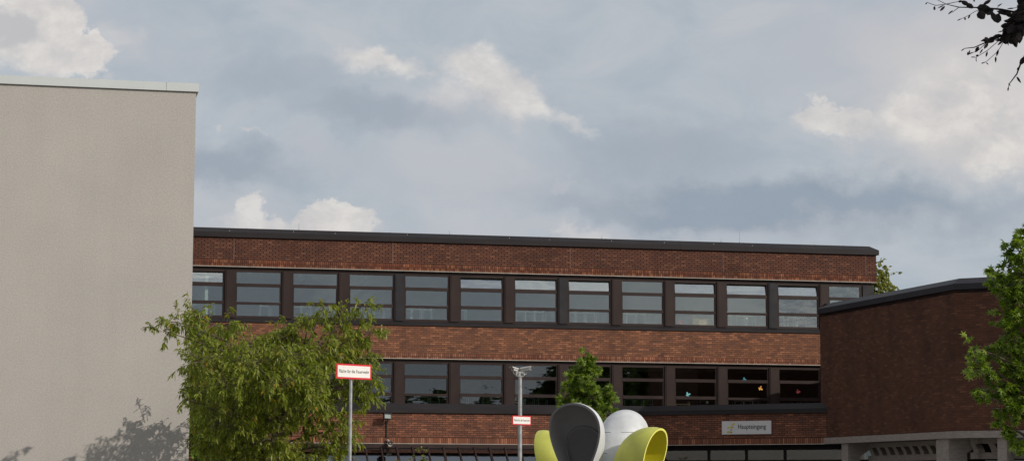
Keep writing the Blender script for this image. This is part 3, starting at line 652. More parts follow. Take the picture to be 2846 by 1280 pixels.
MB().tube([(-0.03, -0.05, 3.52), (0.0, -0.14, 3.46), (0.02, -0.22, 3.42), (0.03, -0.33, 3.38)], [0.05, 0.05, 0.07, 0.105], 16, cap=False).tube([(0.03, -0.33, 3.38), (0.035, -0.345, 3.375)], [0.105, 0.112], 16, cap=False).build('horn', HM, hs, smooth=True)
MB().tube([(0.0, -0.14, 3.46), (0.03, -0.30, 3.39)], [0.035, 0.03], 10).build('driver', HM, hs)
MB().tube([(0, 0, 3.55), (-0.03, -0.08, 3.50)], 0.02, 8).build('bracket', DKM, hs)
for (px, h, lb) in ((832, 0.27, 'thin lightning rod on the roof edge above the cherry tree'), (1249, 0.14, 'short lightning rod on the roof edge left of the camera mast'), (1683, 0.12, 'short lightning rod on the roof edge right of the small sweetgum'), (2033, 0.14, 'short lightning rod just left of the tall one'), (2088, 0.46, 'tallest lightning rod, near the right end of the roof')):
    s_ = (px - 1500) / 66.5 ; o = MB().tube([(0, 0, 0), (0, 0, h)], 0.008, 5).tube([(0, 0, -0.02), (0, 0, 0.03)], 0.02, 6).build('lightning_rod', GALV); place(o, s_, 0.27, 12.105); tag(o, lb, 'lightning rod', 'lightning rods along the roof edge')

# ------------------------------------------------------------------ fire-brigade signs
RED = plain('sign_red', (0.62, 0.012, 0.02), 0.4, var=0.05); WHT = plain('sign_white', (0.82, 0.80, 0.76), 0.4, var=0.04)
def fire_sign(parent, cx, cz, wd, ht, yaw, pr):
    M0 = Matrix.Rotation(yaw, 4, 'Z')
    s = empty('sign_panel'); s.parent = parent; s.location = (cx, 0, cz); s.rotation_euler = (0, 0, yaw)
    b = ht * 0.115; y = -pr - 0.014
    MB().box(-wd / 2, wd / 2, y, y + 0.004, -ht / 2, ht / 2).build('panel', RED, s)
    MB().box(-wd / 2 + b, wd / 2 - b, y - 0.0015, y - 0.0002, -ht / 2 + b, ht / 2 - b).build('white_field', WHT, s)
    t = text_mesh('lettering', 'Fläche für die Feuerwehr', ht * 0.325, TXT, s, 0.80 * wd / (ht * 2.9), 0.0006, bold=0.0); t.location = (0, y - 0.003, 0.0)
    mw = max(v.co.x for v in t.data.vertices) - min(v.co.x for v in t.data.vertices); t.data.transform(Matrix.Diagonal(((wd - 2 * b) * 0.93 / mw, 1, 1, 1)))
    MB().box(-wd * 0.3, -wd * 0.3 + 0.008, y - 0.004, y - 0.002, ht * 0.27, ht * 0.27 + 0.008).box(wd * 0.28, wd * 0.28 + 0.008, y - 0.004, y - 0.002, ht * 0.27, ht * 0.27 + 0.008).build('rivets', GALV, s)
    MB().tube([(0, 0, -0.06), (0, 0, -0.03)], pr + 0.006, 16).tube([(0, 0, 0.03), (0, 0, 0.06)], pr + 0.006, 16).build('clamp', GALV, s)
    # flatten: sub-parts belong to the panel mesh
    return s
def put_sign(root, cz, wd, ht, yaw, pr, cx=0.0):
    e = fire_sign(root, cx, cz, wd, ht, yaw, pr)
    kids = [o for o in list(bpy.data.objects) if o.parent == e]
    M = Matrix.Translation(e.location) @ Matrix.Rotation(yaw, 4, 'Z')
    main = [k for k in kids if k.name.startswith('panel')][0]
    for k in kids:
        k.data.transform(M @ Matrix.Translation(k.location)); k.location = (0, 0, 0)
        k.parent = root if k is main else main
    main.name = 'sign_panel'; bpy.data.objects.remove(e)
YAW = math.radians(42)
t1 = at(978, 1011, 33.0); b1_ = at(979.5, 1280, 33.0)
s1 = empty('sign_post', (t1.x, 33.0, 0)); tag(s1, 'plain grey post carrying the larger red-bordered fire brigade sign before the cherry tree', 'sign post')
MB().tube([(0, 0, 0), (0, 0, t1.z)], 0.024, 20).build('pole', GALV, s1, smooth=False)
MB().tube([(0, 0, t1.z), (0, 0, t1.z + 0.022)], 0.027, 16).build('cap', DKM, s1)
zc = at(980, 1032, 33.0).z; put_sign(s1, zc, 0.675, 0.228, YAW, 0.024, at(982, 1032, 33).x - t1.x)
t2 = at(1448, 1045, 52.0)
s2 = empty('camera_mast', (t2.x, 52.0, 0)); tag(s2, 'galvanised mast with two surveillance cameras on top and a small red-bordered fire brigade sign', 'camera mast')
MB().tube([(0, 0, 0), (0, 0, t2.z - 0.30), (0, 0, t2.z - 0.30), (0, 0, t2.z)], [0.05, 0.048, 0.043, 0.043], 20).build('pole', GALV, s2)
put_sign(s2, at(1452, 1167, 52).z, 0.60, 0.222, YAW, 0.05, 0.0)
CAMW = plain('camera_housing_grey', (0.50, 0.48, 0.46), 0.45, var=0.06); CAMD = plain('camera_dark', (0.10, 0.10, 0.11), 0.5)
zt = t2.z; nb4 = len(bpy.data.objects)
MB().box(-0.13, 0.10, -0.06, 0.06, zt, zt + 0.02).box(-0.13, -0.10, -0.06, 0.06, zt, zt + 0.20).box(-0.10, 0.14, -0.02, 0.02, zt + 0.1, zt + 0.14).tube([(-0.02, 0, zt), (-0.02, 0, zt + 0.16)], 0.045, 10).build('bracket', CAMW, s2)
def cctv(M, ln, sun):
    c = MB(); c.box(-ln / 2, ln / 2, -0.06, 0.06, -0.045, 0.055, M).build('camera_body', CAMW, s2)
    k = MB(); n = 6
    for a in range(n):
        a0, a1 = math.pi * a / n, math.pi * (a + 1) / n
        q = [(-ln / 2 - sun, 0.085 * math.cos(a0), 0.03 + 0.06 * math.sin(a0)), (ln / 2 + 0.02, 0.085 * math.cos(a0), 0.03 + 0.06 * math.sin(a0)), (ln / 2 + 0.02, 0.085 * math.cos(a1), 0.03 + 0.06 * math.sin(a1)), (-ln / 2 - sun, 0.085 * math.cos(a1), 0.03 + 0.06 * math.sin(a1))]
        k.face([M @ Vector(v) for v in q])
    k.build('sun_shield', CAMW, s2)
    MB().tube([M @ Vector((-ln / 2 - 0.004, 0, 0)), M @ Vector((-ln / 2 - 0.02, 0, 0))], 0.035, 12).build('camera_lens', CAMD, s2)
cctv(Matrix.Translation((0.20, -0.02, zt + 0.235)) @ Matrix.Rotation(math.radians(-28), 4, 'Z') @ Matrix.Rotation(math.radians(-7), 4, 'Y') @ Matrix.Rotation(math.pi, 4, 'Z'), 0.34, 0.07)
cctv(Matrix.Translation((-0.17, 0.02, zt + 0.22)) @ Matrix.Rotation(math.radians(50), 4, 'Z') @ Matrix.Rotation(math.radians(8), 4, 'Y'), 0.24, 0.10)
MB().tube([(0.06, -0.07, zt + 0.15), (0.13, -0.09, zt + 0.11), (0.145, -0.09, zt + 0.03), (0.10, -0.07, zt - 0.01), (0.04, -0.05, zt)], 0.013, 8).tube([(0.22, 0, zt + 0.17), (0.20, 0, zt + 0.08), (0.10, 0, zt + 0.06)], 0.014, 8).tube([(-0.24, 0, zt + 0.17), (-0.20, 0, zt + 0.08), (-0.12, 0, zt + 0.05)], 0.011, 8).build('cable', plain('pale_cable', (0.6, 0.58, 0.54), 0.5), s2)

for o_ in [x for x in bpy.data.objects if x.parent == s2 and x.name.split('.')[0] in ('bracket', 'camera_body', 'sun_shield', 'camera_lens', 'cable')]:
    o_.data.transform(Matrix.Translation((0, 0, zt)) @ Matrix.Scale(0.72, 4) @ Matrix.Translation((0, 0, -zt)))

# ------------------------------------------------------------------ petal sculpture
FL = empty('petal_sculpture', (at(1650, 1280, 32).x, 32.2, 0)); tag(FL, 'large flower sculpture of hollow white and yellow petals in front of the school', 'sculpture')
OW = plain('petal_white', (0.60, 0.61, 0.625), 0.6, var=0.16, scale=3.5, bump=0.35, bscale=30)
IG = plain('petal_grey_lining', (0.20, 0.192, 0.19), 0.6, var=0.08, scale=1.5)
IG2 = plain('petal_grey_inner_panel', (0.13, 0.123, 0.12), 0.6, var=0.08)
OY = plain('petal_yellow', (0.52, 0.53, 0.10), 0.5, var=0.16, scale=3.0, bump=0.2, bscale=30); IY = plain('petal_yellow_lining', (0.55, 0.50, 0.02), 0.5, var=0.06)
SEAMM = plain('seam_dark', (0.12, 0.12, 0.12), 0.8); RG = plain('rim_grey', (0.15, 0.145, 0.15), 0.6, var=0.05); RY = plain('rim_yellow', (0.85, 0.82, 0.18), 0.45, var=0.04)
def petal(base, top, n, width, depth, mats, thick=0.03, expo=0.62, inner=None, seams=()):
    base, top = Vector(base), Vector(top); a = (top - base); Ln = a.length; a.normalize()
    n = Vector(n).normalized(); n = (n - a * n.dot(a)).normalized(); wv = a.cross(n).normalized()
    NP, NS = 64, 28
    cw = 0.867 / max(2 * (q / 100) ** (expo + 0.5) * (1 - q / 100) ** 0.5 for q in range(1, 100))
    def surf(s, phi, off=0.0):
        h = (1 - math.cos(phi)) / 2; x = width / 2 * cw * math.sin(phi) * (h ** expo)
        z = Ln * h
        dpt = depth * (2 * math.sqrt(max(0, s * (1 - s)))) * (0.35 + 0.65 * (h ** 0.5)) 
        return base + (wv * x + a * z) * s - n * dpt
    def grid(smin, off):
        pts = []
        for i in range(NS + 1):
            t = i / NS; s = 1 - (1 - smin) * t ** 1.6
            pts.append([surf(s, 2 * math.pi * k / NP) for k in range(NP)])
        return pts
    g0 = grid(0.03, 0)
    # outward offset by finite-difference normals
    def off(g, d):
        out = []
        for i in range(len(g)):
            r = []
            for k in range(NP):
                i0, i1 = max(i - 1, 0), min(i + 1, len(g) - 1)
                u = g[i1][k] - g[i0][k]; v = g[i][(k + 1) % NP] - g[i][(k - 1) % NP]; nn = u.cross(v)
                nn = nn.normalized() if nn.length > 1e-9 else n
                c = base + a * Ln * 0.55
                if nn.dot(g[i][k] - c) < 0: nn = -nn
                r.append(g[i][k] + nn * d)
            out.append(r)
        return out
    go = off(g0, thick)
    m = MB()
    for gg, mi in ((g0, 1), (go, 0)):
        for i in range(NS):
            for k in range(NP):
                k2 = (k + 1) % NP; m.face([gg[i][k], gg[i][k2], gg[i + 1][k2], gg[i + 1][k]], m=mi)
    o = m.build('petal', mats[:2], FL, smooth=True, merge=True)
    rim = MB()
    for k in range(NP): 
        k2 = (k + 1) % NP; f = n * 0.004
        rim.face([g0[0][k] + f, g0[0][k2] + f, go[0][k2] + f, go[0][k] + f])
    rim.build('rim', mats[2], o, smooth=True)
    if inner:
        q = MB(); gi = [[surf(inner * (1 - 0.97 * t_ / 12), 2 * math.pi * k / NP) + n * (0.03 if t_ else 0.035) for k in range(NP)] for t_ in range(13)]
        for i in range(12):
            for k in range(NP):
                k2 = (k + 1) % NP; q.face([gi[i][k], gi[i][k2], gi[i + 1][k2], gi[i + 1][k]])
        q.build('inner_panel', mats[3], o, smooth=True)
        MB().tube([gi[0][k % NP] for k in range(NP + 1)], 0.008, 6, cap=False).build('inner_lip', mats[1], o, smooth=True)
    for zt_ in seams:
        lft, rgt = [], []
        for i in range(NS + 1):
            for k in range(NP):
                a_, b_ = go[i][k], go[i][(k + 1) % NP]
                if (a_.z - zt_) * (b_.z - zt_) < 0:
                    t_ = (zt_ - a_.z) / (b_.z - a_.z); (rgt if k < NP // 2 else lft).append(a_.lerp(b_, t_))
        pts = lft + rgt[::-1]
        if len(pts) > 3: MB().tube(pts, 0.0045, 5).build('seam', SEAMM, o)
    for (s_, j0, j1) in ():
        pts = []
        for k in range(j0, j1):
            i = int(s_ * NS); pts.append(go[i][k % NP] + (go[i][k % NP] - g0[i][k % NP]).normalized() * 0.001)
        MB().tube(pts, 0.004, 5).build('seam', RG, o)
    return o
def pp(px, py, Y): return at(px, py, Y) - FL.location
petal(pp(1606, 1400, 31.95), pp(1598, 1124, 31.7), (-0.42, -0.90, 0.12), 0.88, 0.46, (OW, IG, RG, IG2), inner=0.74, expo=1.05)
petal(pp(1712, 1425, 32.4), pp(1750, 1148, 33.0), (0.30, 0.92, 0.0), 0.80, 0.50, (OW, IG, RG), expo=0.8, seams=(at(1700, 1258, 32).z, at(1700, 1130, 32).z - 0.36))
petal(pp(1790, 1405, 31.9), pp(1840, 1194, 31.75), (0.86, -0.50, 0.05), 0.74, 0.55, (OY, IY, RY))
petal(pp(1545, 1405, 33.0), pp(1504, 1200, 33.0), (-0.92, 0.36, 0.1), 0.80, 0.40, (OY, IY, RY))
MB().tube([(0, 0, 0), (0, 0, 0.7), (0, 0, 1.25)], [0.30, 0.16, 0.24], 24).build('stem', OW, FL, smooth=True)

# ------------------------------------------------------------------ trees
def rv(): 
    v = Vector((random.gauss(0, 1), random.gauss(0, 1), random.gauss(0, 1))); return v.normalized()
def leaf_lance(mb, p, d, ln, wd, u):
    """drooping lance-shaped leaf"""
    d = d.normalized(); side = d.cross(Vector((0, 0, 1)) + rv() * 0.7)
    if side.length < 1e-3: side = Vector((1, 0, 0))
    side.normalize(); dn = Vector((0, 0, -1)); uv = (u, 0.5)
    m1 = p + d * ln * 0.35 + dn * ln * 0.05; m2 = p + d * ln * 0.65 + dn * ln * 0.2; tip = p + d * ln * 0.9 + dn * ln * 0.38
    w1 = side * wd / 2
    mb.face([p, m1 + w1, m1 - w1], [uv] * 3); mb.face([m1 - w1, m1 + w1, m2 + w1 * 0.8, m2 - w1 * 0.8], [uv] * 4); mb.face([m2 - w1 * 0.8, m2 + w1 * 0.8, tip], [uv] * 3)
STAR = []
for k in range(5):
    a = math.radians(-90 + (k - 2) * 52) + math.pi
    STAR.append((a, 1.0 if k == 2 else 0.9 if k in (1, 3) else 0.68))
def leaf_star(mb, p, d, size, u):
    d = d.normalized(); nrm = (Vector((0, -0.35, 0.75)) + rv() * 0.75).normalized(); side = d.cross(nrm)
    if side.length < 1e-3: return
    side.normalize(); f = nrm.cross(side).normalized(); uv = (u, 0.5)
    if f.dot(d) < 0: f = -f
    c = p + f * size * 0.35; pts = []
    for k in range(5):
        ang = math.radians((k - 2) * 56); l = size * (0.62 if k == 2 else 0.58 if k in (1, 3) else 0.42)
        dr = f * math.cos(ang) + side * math.sin(ang); tip = c + dr * l - nrm * l * 0.22
        if k > 0:
            am = math.radians((k - 2.5) * 56); pts.append(c + (f * math.cos(am) + side * math.sin(am)) * size * 0.20)
        pts.append(tip)
    pts.append(p)
    mb.face(pts, [uv] * len(pts))
def leaf_oval(mb, p, d, ln, wd, u, up=None):
    d = d.normalized(); side = d.cross(up or rv())
    if side.length < 1e-3: return
    side.normalize(); uv = (u, 0.5)
    fold = d.cross(side) * wd * 0.12
    pts = [p, p + d * ln * 0.25 + side * wd * 0.42 + fold, p + d * ln * 0.55 + side * wd * 0.5 + fold, p + d * ln * 0.85 + side * wd * 0.25 + fold, p + d * ln]
    pts2 = [p, p + d * ln, p + d * ln * 0.85 - side * wd * 0.25 + fold, p + d * ln * 0.55 - side * wd * 0.5 + fold, p + d * ln * 0.25 - side * wd * 0.42 + fold]
    mb.face(pts, [uv] * 5); mb.face(pts2, [uv] * 5)
def bez(a, b, c, n): return [a * (1 - t) ** 2 + b * 2 * t * (1 - t) + c * t * t for t in [i / n for i in range(n + 1)]]
def tree(name, label, base, fork_z, clumps, leafm, leaf, twigs, per, trunk_r, droop=0.3, twig_len=0.5, cat='tree', bark=BARK, trunk_top=None):
    """base: world foot; clumps: (centre, radii) in world; each clump gets a limb, twigs and leaves"""
    base = Vector(base); T = empty(name, base); tag(T, label, cat)
    wood = MB(); lv = MB()
    fork = Vector((0, 0, fork_z)); top = (Vector(trunk_top) - base) if trunk_top else fork + Vector((0, 0, 0.6))
    wood.tube(bez(Vector((0, 0, 0)), Vector((0.03, 0, fork_z * 0.5)), fork, 5), [trunk_r, trunk_r * .9, trunk_r * .85, trunk_r * .8, trunk_r * .75, trunk_r * 0.7], 12)
    wood.tube(bez(fork, (fork + top) / 2 + rv() * 0.1, top, 6), [trunk_r * (0.7 - 0.62 * i / 6) for i in range(7)], 8)
    for ci, (c, r) in enumerate(clumps):
        c = Vector(c) - base; r = Vector(r)
        f = min(0.9, max(0.0, (c.z - fork_z - 0.3) / max(0.1, top.z - fork_z))) * 0.8
        st = fork.lerp(top, f)
        md = (st + c) / 2 + Vector((0, 0, 0.15 - droop * 0.2)) + rv() * 0.12
        lp = bez(st, md, c, 6); r0 = trunk_r * 0.32
        wood.tube(lp, [r0 * (1 - 0.8 * i / 6) for i in range(7)], 6)
        nt_ = max(2, int(twigs * (r.x * r.y * r.z) ** 0.55 / 0.25))
        for k in range(nt_):
            q = rv() * (rnd() ** 0.38); s = c + Vector((q.x * r.x, q.y * r.y, q.z * r.z))
            out = Vector((q.x, q.y, q.z * 0.7)) + rv() * 0.7; out.z -= droop * 0.6
            tl = twig_len * rr(0.5, 1.2); e = s + out.normalized() * tl
            mid = (s + e) / 2 + Vector((0, 0, tl * 0.18))
            tp = bez(s, mid, e, 3)
            wood.tube([c.lerp(s, 0.35 + 0.3 * rnd())] + tp, [0.008, 0.006, 0.005, 0.004, 0.002], 3, cap=False)
            for j in range(per):
                t = rr(0.1, 1.0); i = min(2, int(t * 3)); pos = tp[i].lerp(tp[i + 1], t * 3 - i)
                dd = (e - s).normalized() * 0.6 + rv() * 0.8; dd.z -= droop
                leaf(lv, pos + rv() * 0.02, dd, rnd())
    wood.build('trunk', bark, T, smooth=True); lv.build('crown', leafm, T)
    return T
lanceA = lambda mb, p, d, u: leaf_lance(mb, p, d, rr(0.09, 0.15), rr(0.028, 0.042), u)
star = lambda sz: (lambda mb, p, d, u: leaf_star(mb, p, d, sz * rr(0.7, 1.25), u))
small_oval = lambda a, b: (lambda mb, p, d, u: leaf_oval(mb, p, d, rr(a, b), rr(a, b) * 0.6, u))
def cl_at(lst, Y):   # (px, py, dy, rx, ry, rz)
    return [(at(px, py, Y + dy), (rx, ry, rz)) for px, py, dy, rx, ry, rz in lst]
YT = 45.5
cherry = cl_at([
    (455, 918, -0.8, 0.20, 0.2, 0.07), (500, 895, -0.6, 0.24, 0.3, 0.14), (552, 878, -0.3, 0.18, 0.3, 0.16), (575, 925, 0.4, 0.34, 0.5, 0.26), (630, 965, 0, 0.42, 0.6, 0.20), (700, 965, -0.5, 0.36, 0.6, 0.16),
    (765, 965, 0.5, 0.40, 0.6, 0.20), (815, 945, 0, 0.38, 0.5, 0.22), (800, 905, 0, 0.14, 0.3, 0.08), (902, 850, -0.3, 0.12, 0.2, 0.09), (862, 890, 0.3, 0.16, 0.3, 0.10), (935, 895, 0.2, 0.28, 0.35, 0.18), (1005, 850, -0.2, 0.20, 0.2, 0.10), (1035, 920, 0.3, 0.22, 0.3, 0.12), (975, 945, 0, 0.32, 0.5, 0.24),
    (590, 1010, -0.8, 0.40, 0.6, 0.35), (660, 1040, 0.6, 0.55, 0.8, 0.4), (740, 1030, -1.0, 0.55, 0.7, 0.4), (830, 1010, 1.0, 0.55, 0.7, 0.4), (900, 985, -0.8, 0.5, 0.6, 0.35), (990, 1000, 0.6, 0.36, 0.6, 0.3), (1015, 1060, -0.2, 0.28, 0.4, 0.22), (1020, 1100, 0.1, 0.20, 0.3, 0.12),
    (600, 1100, 0.4, 0.42, 0.7, 0.4), (680, 1120, -1.0, 0.5, 0.7, 0.4), (760, 1120, 1.0, 0.6, 0.8, 0.4), (840, 1100, -1.1, 0.55, 0.6, 0.35), (920, 1080, 0.3, 0.42, 0.6, 0.3), (560, 1120, -0.6, 0.26, 0.4, 0.4),
    (600, 1200, -0.7, 0.42, 0.6, 0.4), (680, 1220, 0.7, 0.5, 0.8, 0.4), (760, 1210, -0.9, 0.45, 0.6, 0.35), (850, 1170, 0.5, 0.35, 0.6, 0.28), (930, 1150, -0.2, 0.30, 0.5, 0.22), (960, 1190, 0.3, 0.22, 0.4, 0.2), (930, 1240, 0, 0.3, 0.5, 0.25), (860, 1270, -0.3, 0.35, 0.5, 0.25), (640, 1290, 0, 0.5, 0.8, 0.4), (780, 1290, 0, 0.5, 0.8, 0.35),
    (660, 1075, 3.1, 0.25, 0.3, 0.14), (705, 1150, 3.0, 0.4, 0.4, 0.25), (625, 1120, 3.4, 0.35, 0.3, 0.3), (568, 1085, 3.5, 0.2, 0.25, 0.2), (840, 1110, 2.6, 0.3, 0.4, 0.2), (850, 1075, -2.4, 0.4, 0.4, 0.25), (780, 1060, -3.0, 0.4, 0.4, 0.25), (640, 1060, -3.0, 0.4, 0.4, 0.25), (620, 900, -1.6, 0.22, 0.3, 0.12), (700, 1000, -2.9, 0.5, 0.4, 0.25), (560, 1000, -2.2, 0.35, 0.4, 0.25), (800, 985, -2.6, 0.4, 0.4, 0.2), (720, 1080, -2.2, 0.6, 0.5, 0.4), (640, 1160, -2.0, 0.6, 0.5, 0.4), (820, 1060, -2.0, 0.5, 0.5, 0.35), (740, 1000, 1.8, 0.7, 0.6, 0.35), (700, 1200, 2.0, 0.7, 0.6, 0.4)], YT)  # includes rear clumps added to throw shade on the rendered wall
tb = at(738, 1280, YT)
tree('cherry_tree', 'broad tree with drooping narrow yellow-green leaves between the rendered building and the nearer sign post', (tb.x, YT, 0), 2.0, cherry, LEAF_A, lanceA, 48, 22, 0.11, droop=0.22, twig_len=0.36, trunk_top=at(850, 950, YT))
# leafy tree beyond the rendered building's corner
shr = cl_at([(548, 1020, 0, 0.5, 0.8, 0.4), (570, 1090, 0, 0.6, 0.8, 0.5), (550, 1170, 0, 0.6, 0.8, 0.5), (575, 1260, 0, 0.7, 0.8, 0.5), (590, 990, 0, 0.4, 0.6, 0.3), (530, 930, 0, 0.4, 0.5, 0.3), (640, 1150, 0.5, 0.6, 0.8, 0.5), (650, 1250, 0, 0.6, 0.8, 0.5), (500, 1100, 0, 0.6, 0.8, 0.6)], 58)
tb = at(560, 1280, 58)
tree('broadleaf_tree', 'small-leaved tree behind the cherry tree at the corner of the grey building', (tb.x, 58, 0), 1.8, shr, LEAF_C, small_oval(0.07, 0.11), 55, 20, 0.10, droop=0.1, twig_len=0.4)
# small sweetgum in the courtyard
sg = cl_at([(1634, 982, 0, 0.10, 0.10, 0.14), (1622, 1015, 0, 0.20, 0.2, 0.16), (1648, 1025, 0, 0.16, 0.2, 0.16), (1606, 1048, 0, 0.18, 0.25, 0.14), (1645, 1060, -0.2, 0.30, 0.3, 0.20), (1585, 1072, 0, 0.14, 0.2, 0.12), (1618, 1085, 0.2, 0.32, 0.3, 0.22), (1665, 1095, 0, 0.28, 0.3, 0.2), (1576, 1108, 0, 0.18, 0.25, 0.16), (1600, 1125, -0.2, 0.28, 0.3, 0.2), (1650, 1130, 0.2, 0.35, 0.4, 0.24), (1690, 1100, 0, 0.14, 0.2, 0.18), (1695, 1125, 0, 0.16, 0.25, 0.18), (1640, 1165, 0, 0.35, 0.4, 0.24), (1680, 1165, -0.2, 0.22, 0.3, 0.2), (1670, 1200, 0, 0.30, 0.3, 0.24), (1640, 1240, 0, 0.4, 0.4, 0.3)], 60)
tb = at(1648, 1280, 60)
tree('sweetgum_tree', 'small bright green cone-shaped tree rising behind the petal sculpture', (tb.x, 60, 0), 2.2, sg, LEAF_B, star(0.15), 50, 14, 0.06, droop=0.25, twig_len=0.2, trunk_top=at(1634, 990, 60))
# large sweetgum at the right edge
rt = cl_at([(2812, 668, 0, 0.12, 0.15, 0.12), (2840, 690, 0, 0.22, 0.2, 0.22), (2830, 740, 0, 0.22, 0.25, 0.22), (2752, 758, 0, 0.10, 0.12, 0.08), (2785, 765, 0, 0.20, 0.2, 0.16), (2815, 800, 0, 0.28, 0.3, 0.22), (2790, 815, 0.1, 0.18, 0.2, 0.14), (2825, 860, 0, 0.25, 0.3, 0.24), (2850, 900, 0, 0.35, 0.3, 0.3), (2812, 920, -0.1, 0.22, 0.25, 0.2),
            (2714, 968, -0.2, 0.11, 0.12, 0.10), (2748, 980, -0.1, 0.12, 0.15, 0.10), (2705, 1028, -0.2, 0.10, 0.12, 0.08), (2735, 1025, -0.1, 0.16, 0.15, 0.11), (2775, 1010, 0, 0.20, 0.2, 0.16), (2800, 970, 0, 0.22, 0.25, 0.18), (2835, 1000, 0, 0.3, 0.3, 0.25), (2725, 1100, -0.2, 0.10, 0.12, 0.09), (2760, 1085, 0, 0.2, 0.2, 0.15), (2795, 1070, 0, 0.25, 0.25, 0.2), (2840, 1085, 0, 0.3, 0.3, 0.25), (2785, 1120, 0, 0.20, 0.2, 0.16), (2820, 1140, 0, 0.22, 0.2, 0.16), (2795, 1180, 0, 0.10, 0.12, 0.10), (2825, 1195, 0, 0.16, 0.2, 0.14), (2840, 1235, 0, 0.18, 0.2, 0.12),
            (2900, 760, 0, 0.5, 0.5, 0.4), (2920, 900, 0, 0.6, 0.6, 0.5), (2920, 1040, 0, 0.6, 0.6, 0.5), (2900, 1160, 0, 0.5, 0.5, 0.4), (2960, 800, 0, 0.5, 0.5, 0.6), (2900, 650, 0, 0.3, 0.3, 0.3)], 35)
tb = at(2905, 1280, 35)
tree('sweetgum_tree', 'tall dark green tree with star-shaped leaves cut off by the right edge', (tb.x, 35, 0), 1.9, rt, LEAF_B, star(0.125), 34, 13, 0.09, droop=0.3, twig_len=0.16, trunk_top=at(2890, 640, 35))
# birch beyond the roof
bi = cl_at([(2438, 765, 0, 0.5, 0.5, 0.5), (2452, 748, 0, 0.2, 0.3, 0.25), (2448, 800, 0, 0.6, 0.5, 0.6), (2432, 830, 0, 0.6, 0.5, 0.6), (2462, 775, 0, 0.22, 0.3, 0.5), (2455, 820, 0, 0.25, 0.3, 0.5), (2410, 800, 0, 0.8, 0.6, 0.9), (2380, 850, 0, 1.0, 0.8, 1.0), (2350, 800, 2, 1.4, 0.8, 1.4)], 112)
tb = at(2400, 1280, 112)
tree('birch_tree', 'thin drooping birch top showing behind the right end of the school roof', (tb.x, 112, 0), 5.0, bi, LEAF_D, small_oval(0.11, 0.17), 30, 14, 0.16, droop=0.9, twig_len=0.6)
# flowering bush in front of the lean-to
ru = cl_at([(1175, 1262, 0, 0.20, 0.2, 0.16), (1183, 1250, 0, 0.10, 0.15, 0.10), (1163, 1277, 0, 0.15, 0.2, 0.14), (1150, 1290, 0, 0.3, 0.2, 0.2), (1118, 1288, 0, 0.08, 0.1, 0.10), (1190, 1270, 0, 0.10, 0.15, 0.12), (1165, 1310, 0, 0.5, 0.4, 0.4)], 80)
tb = at(1170, 1300, 80)
tree('rose_bush', 'bush top with yellow and pink blooms in front of the slanted glazing', (tb.x, 80, 0), 1.2, ru, LEAF_F, small_oval(0.06, 0.10), 16, 14, 0.03, droop=0.0, twig_len=0.16, cat='bush')

# trees and a house behind the photographer (seen mirrored in the middle windows), plus two unseen trees added to darken right-hand reflections
def far_tree(x, y, h, r, lb):
    cl = []
    for k in range(26):
        q = rv() * (rnd() ** 0.4); cl.append((Vector((x + q.x * r, y + q.y * r, h - r * 0.9 + q.z * r * 0.9)), (r * 0.3, r * 0.3, r * 0.25)))
    tree('broadleaf_tree', lb, (x, y, 0), h * 0.3, cl, LEAF_G, small_oval(0.5, 0.8), 6, 10, 0.3, droop=0.1, twig_len=0.9)
for k, (x, y, h, r, lb) in enumerate(((41, -30, 10.6, 3.2, 'leafy tree behind the photographer, leftmost beside the gabled house'), (47.5, -32, 11.6, 3.2, 'tallest leafy tree behind the photographer'), (53.5, -28, 10.4, 2.8, 'round leafy tree behind the photographer'), (60, -34, 11.2, 3.4, 'leafy tree at the far end of the row behind the photographer'), (26.2, 46, 10.3, 3.6, 'unseen dark leafy tree added right of the view to darken the window reflections'), (31.5, 38, 10.8, 3.6, 'second unseen dark leafy tree added for the window reflections, nearer the photographer'))):
    far_tree(x, y, h, r, lb)
hs_ = empty('gabled_house', (37, -32, 0)); tag(hs_, 'dark roofed house standing behind the photographer', 'house')
MB().box(-5, 3, -4, 4, 0, 8.5).build('wall', plain('house_wall', (0.4, 0.38, 0.34), 0.9), hs_)
k = MB(); k.face([(-5.4, 4.4, 8.3), (3.4, 4.4, 8.3), (2.4, 0, 12.6), (-4.4, 0, 12.6)]); k.face([(-5.4, -4.4, 8.3), (3.4, -4.4, 8.3), (2.4, 0, 12.6), (-4.4, 0, 12.6)]); k.face([(3.4, 4.4, 8.3), (3.4, -4.4, 8.3), (2.4, 0, 12.6)]); k.face([(-5.4, 4.4, 8.3), (-5.4, -4.4, 8.3), (-4.4, 0, 12.6)])
k.build('roof', plain('slate_roof', (0.05, 0.05, 0.055), 0.7), hs_)

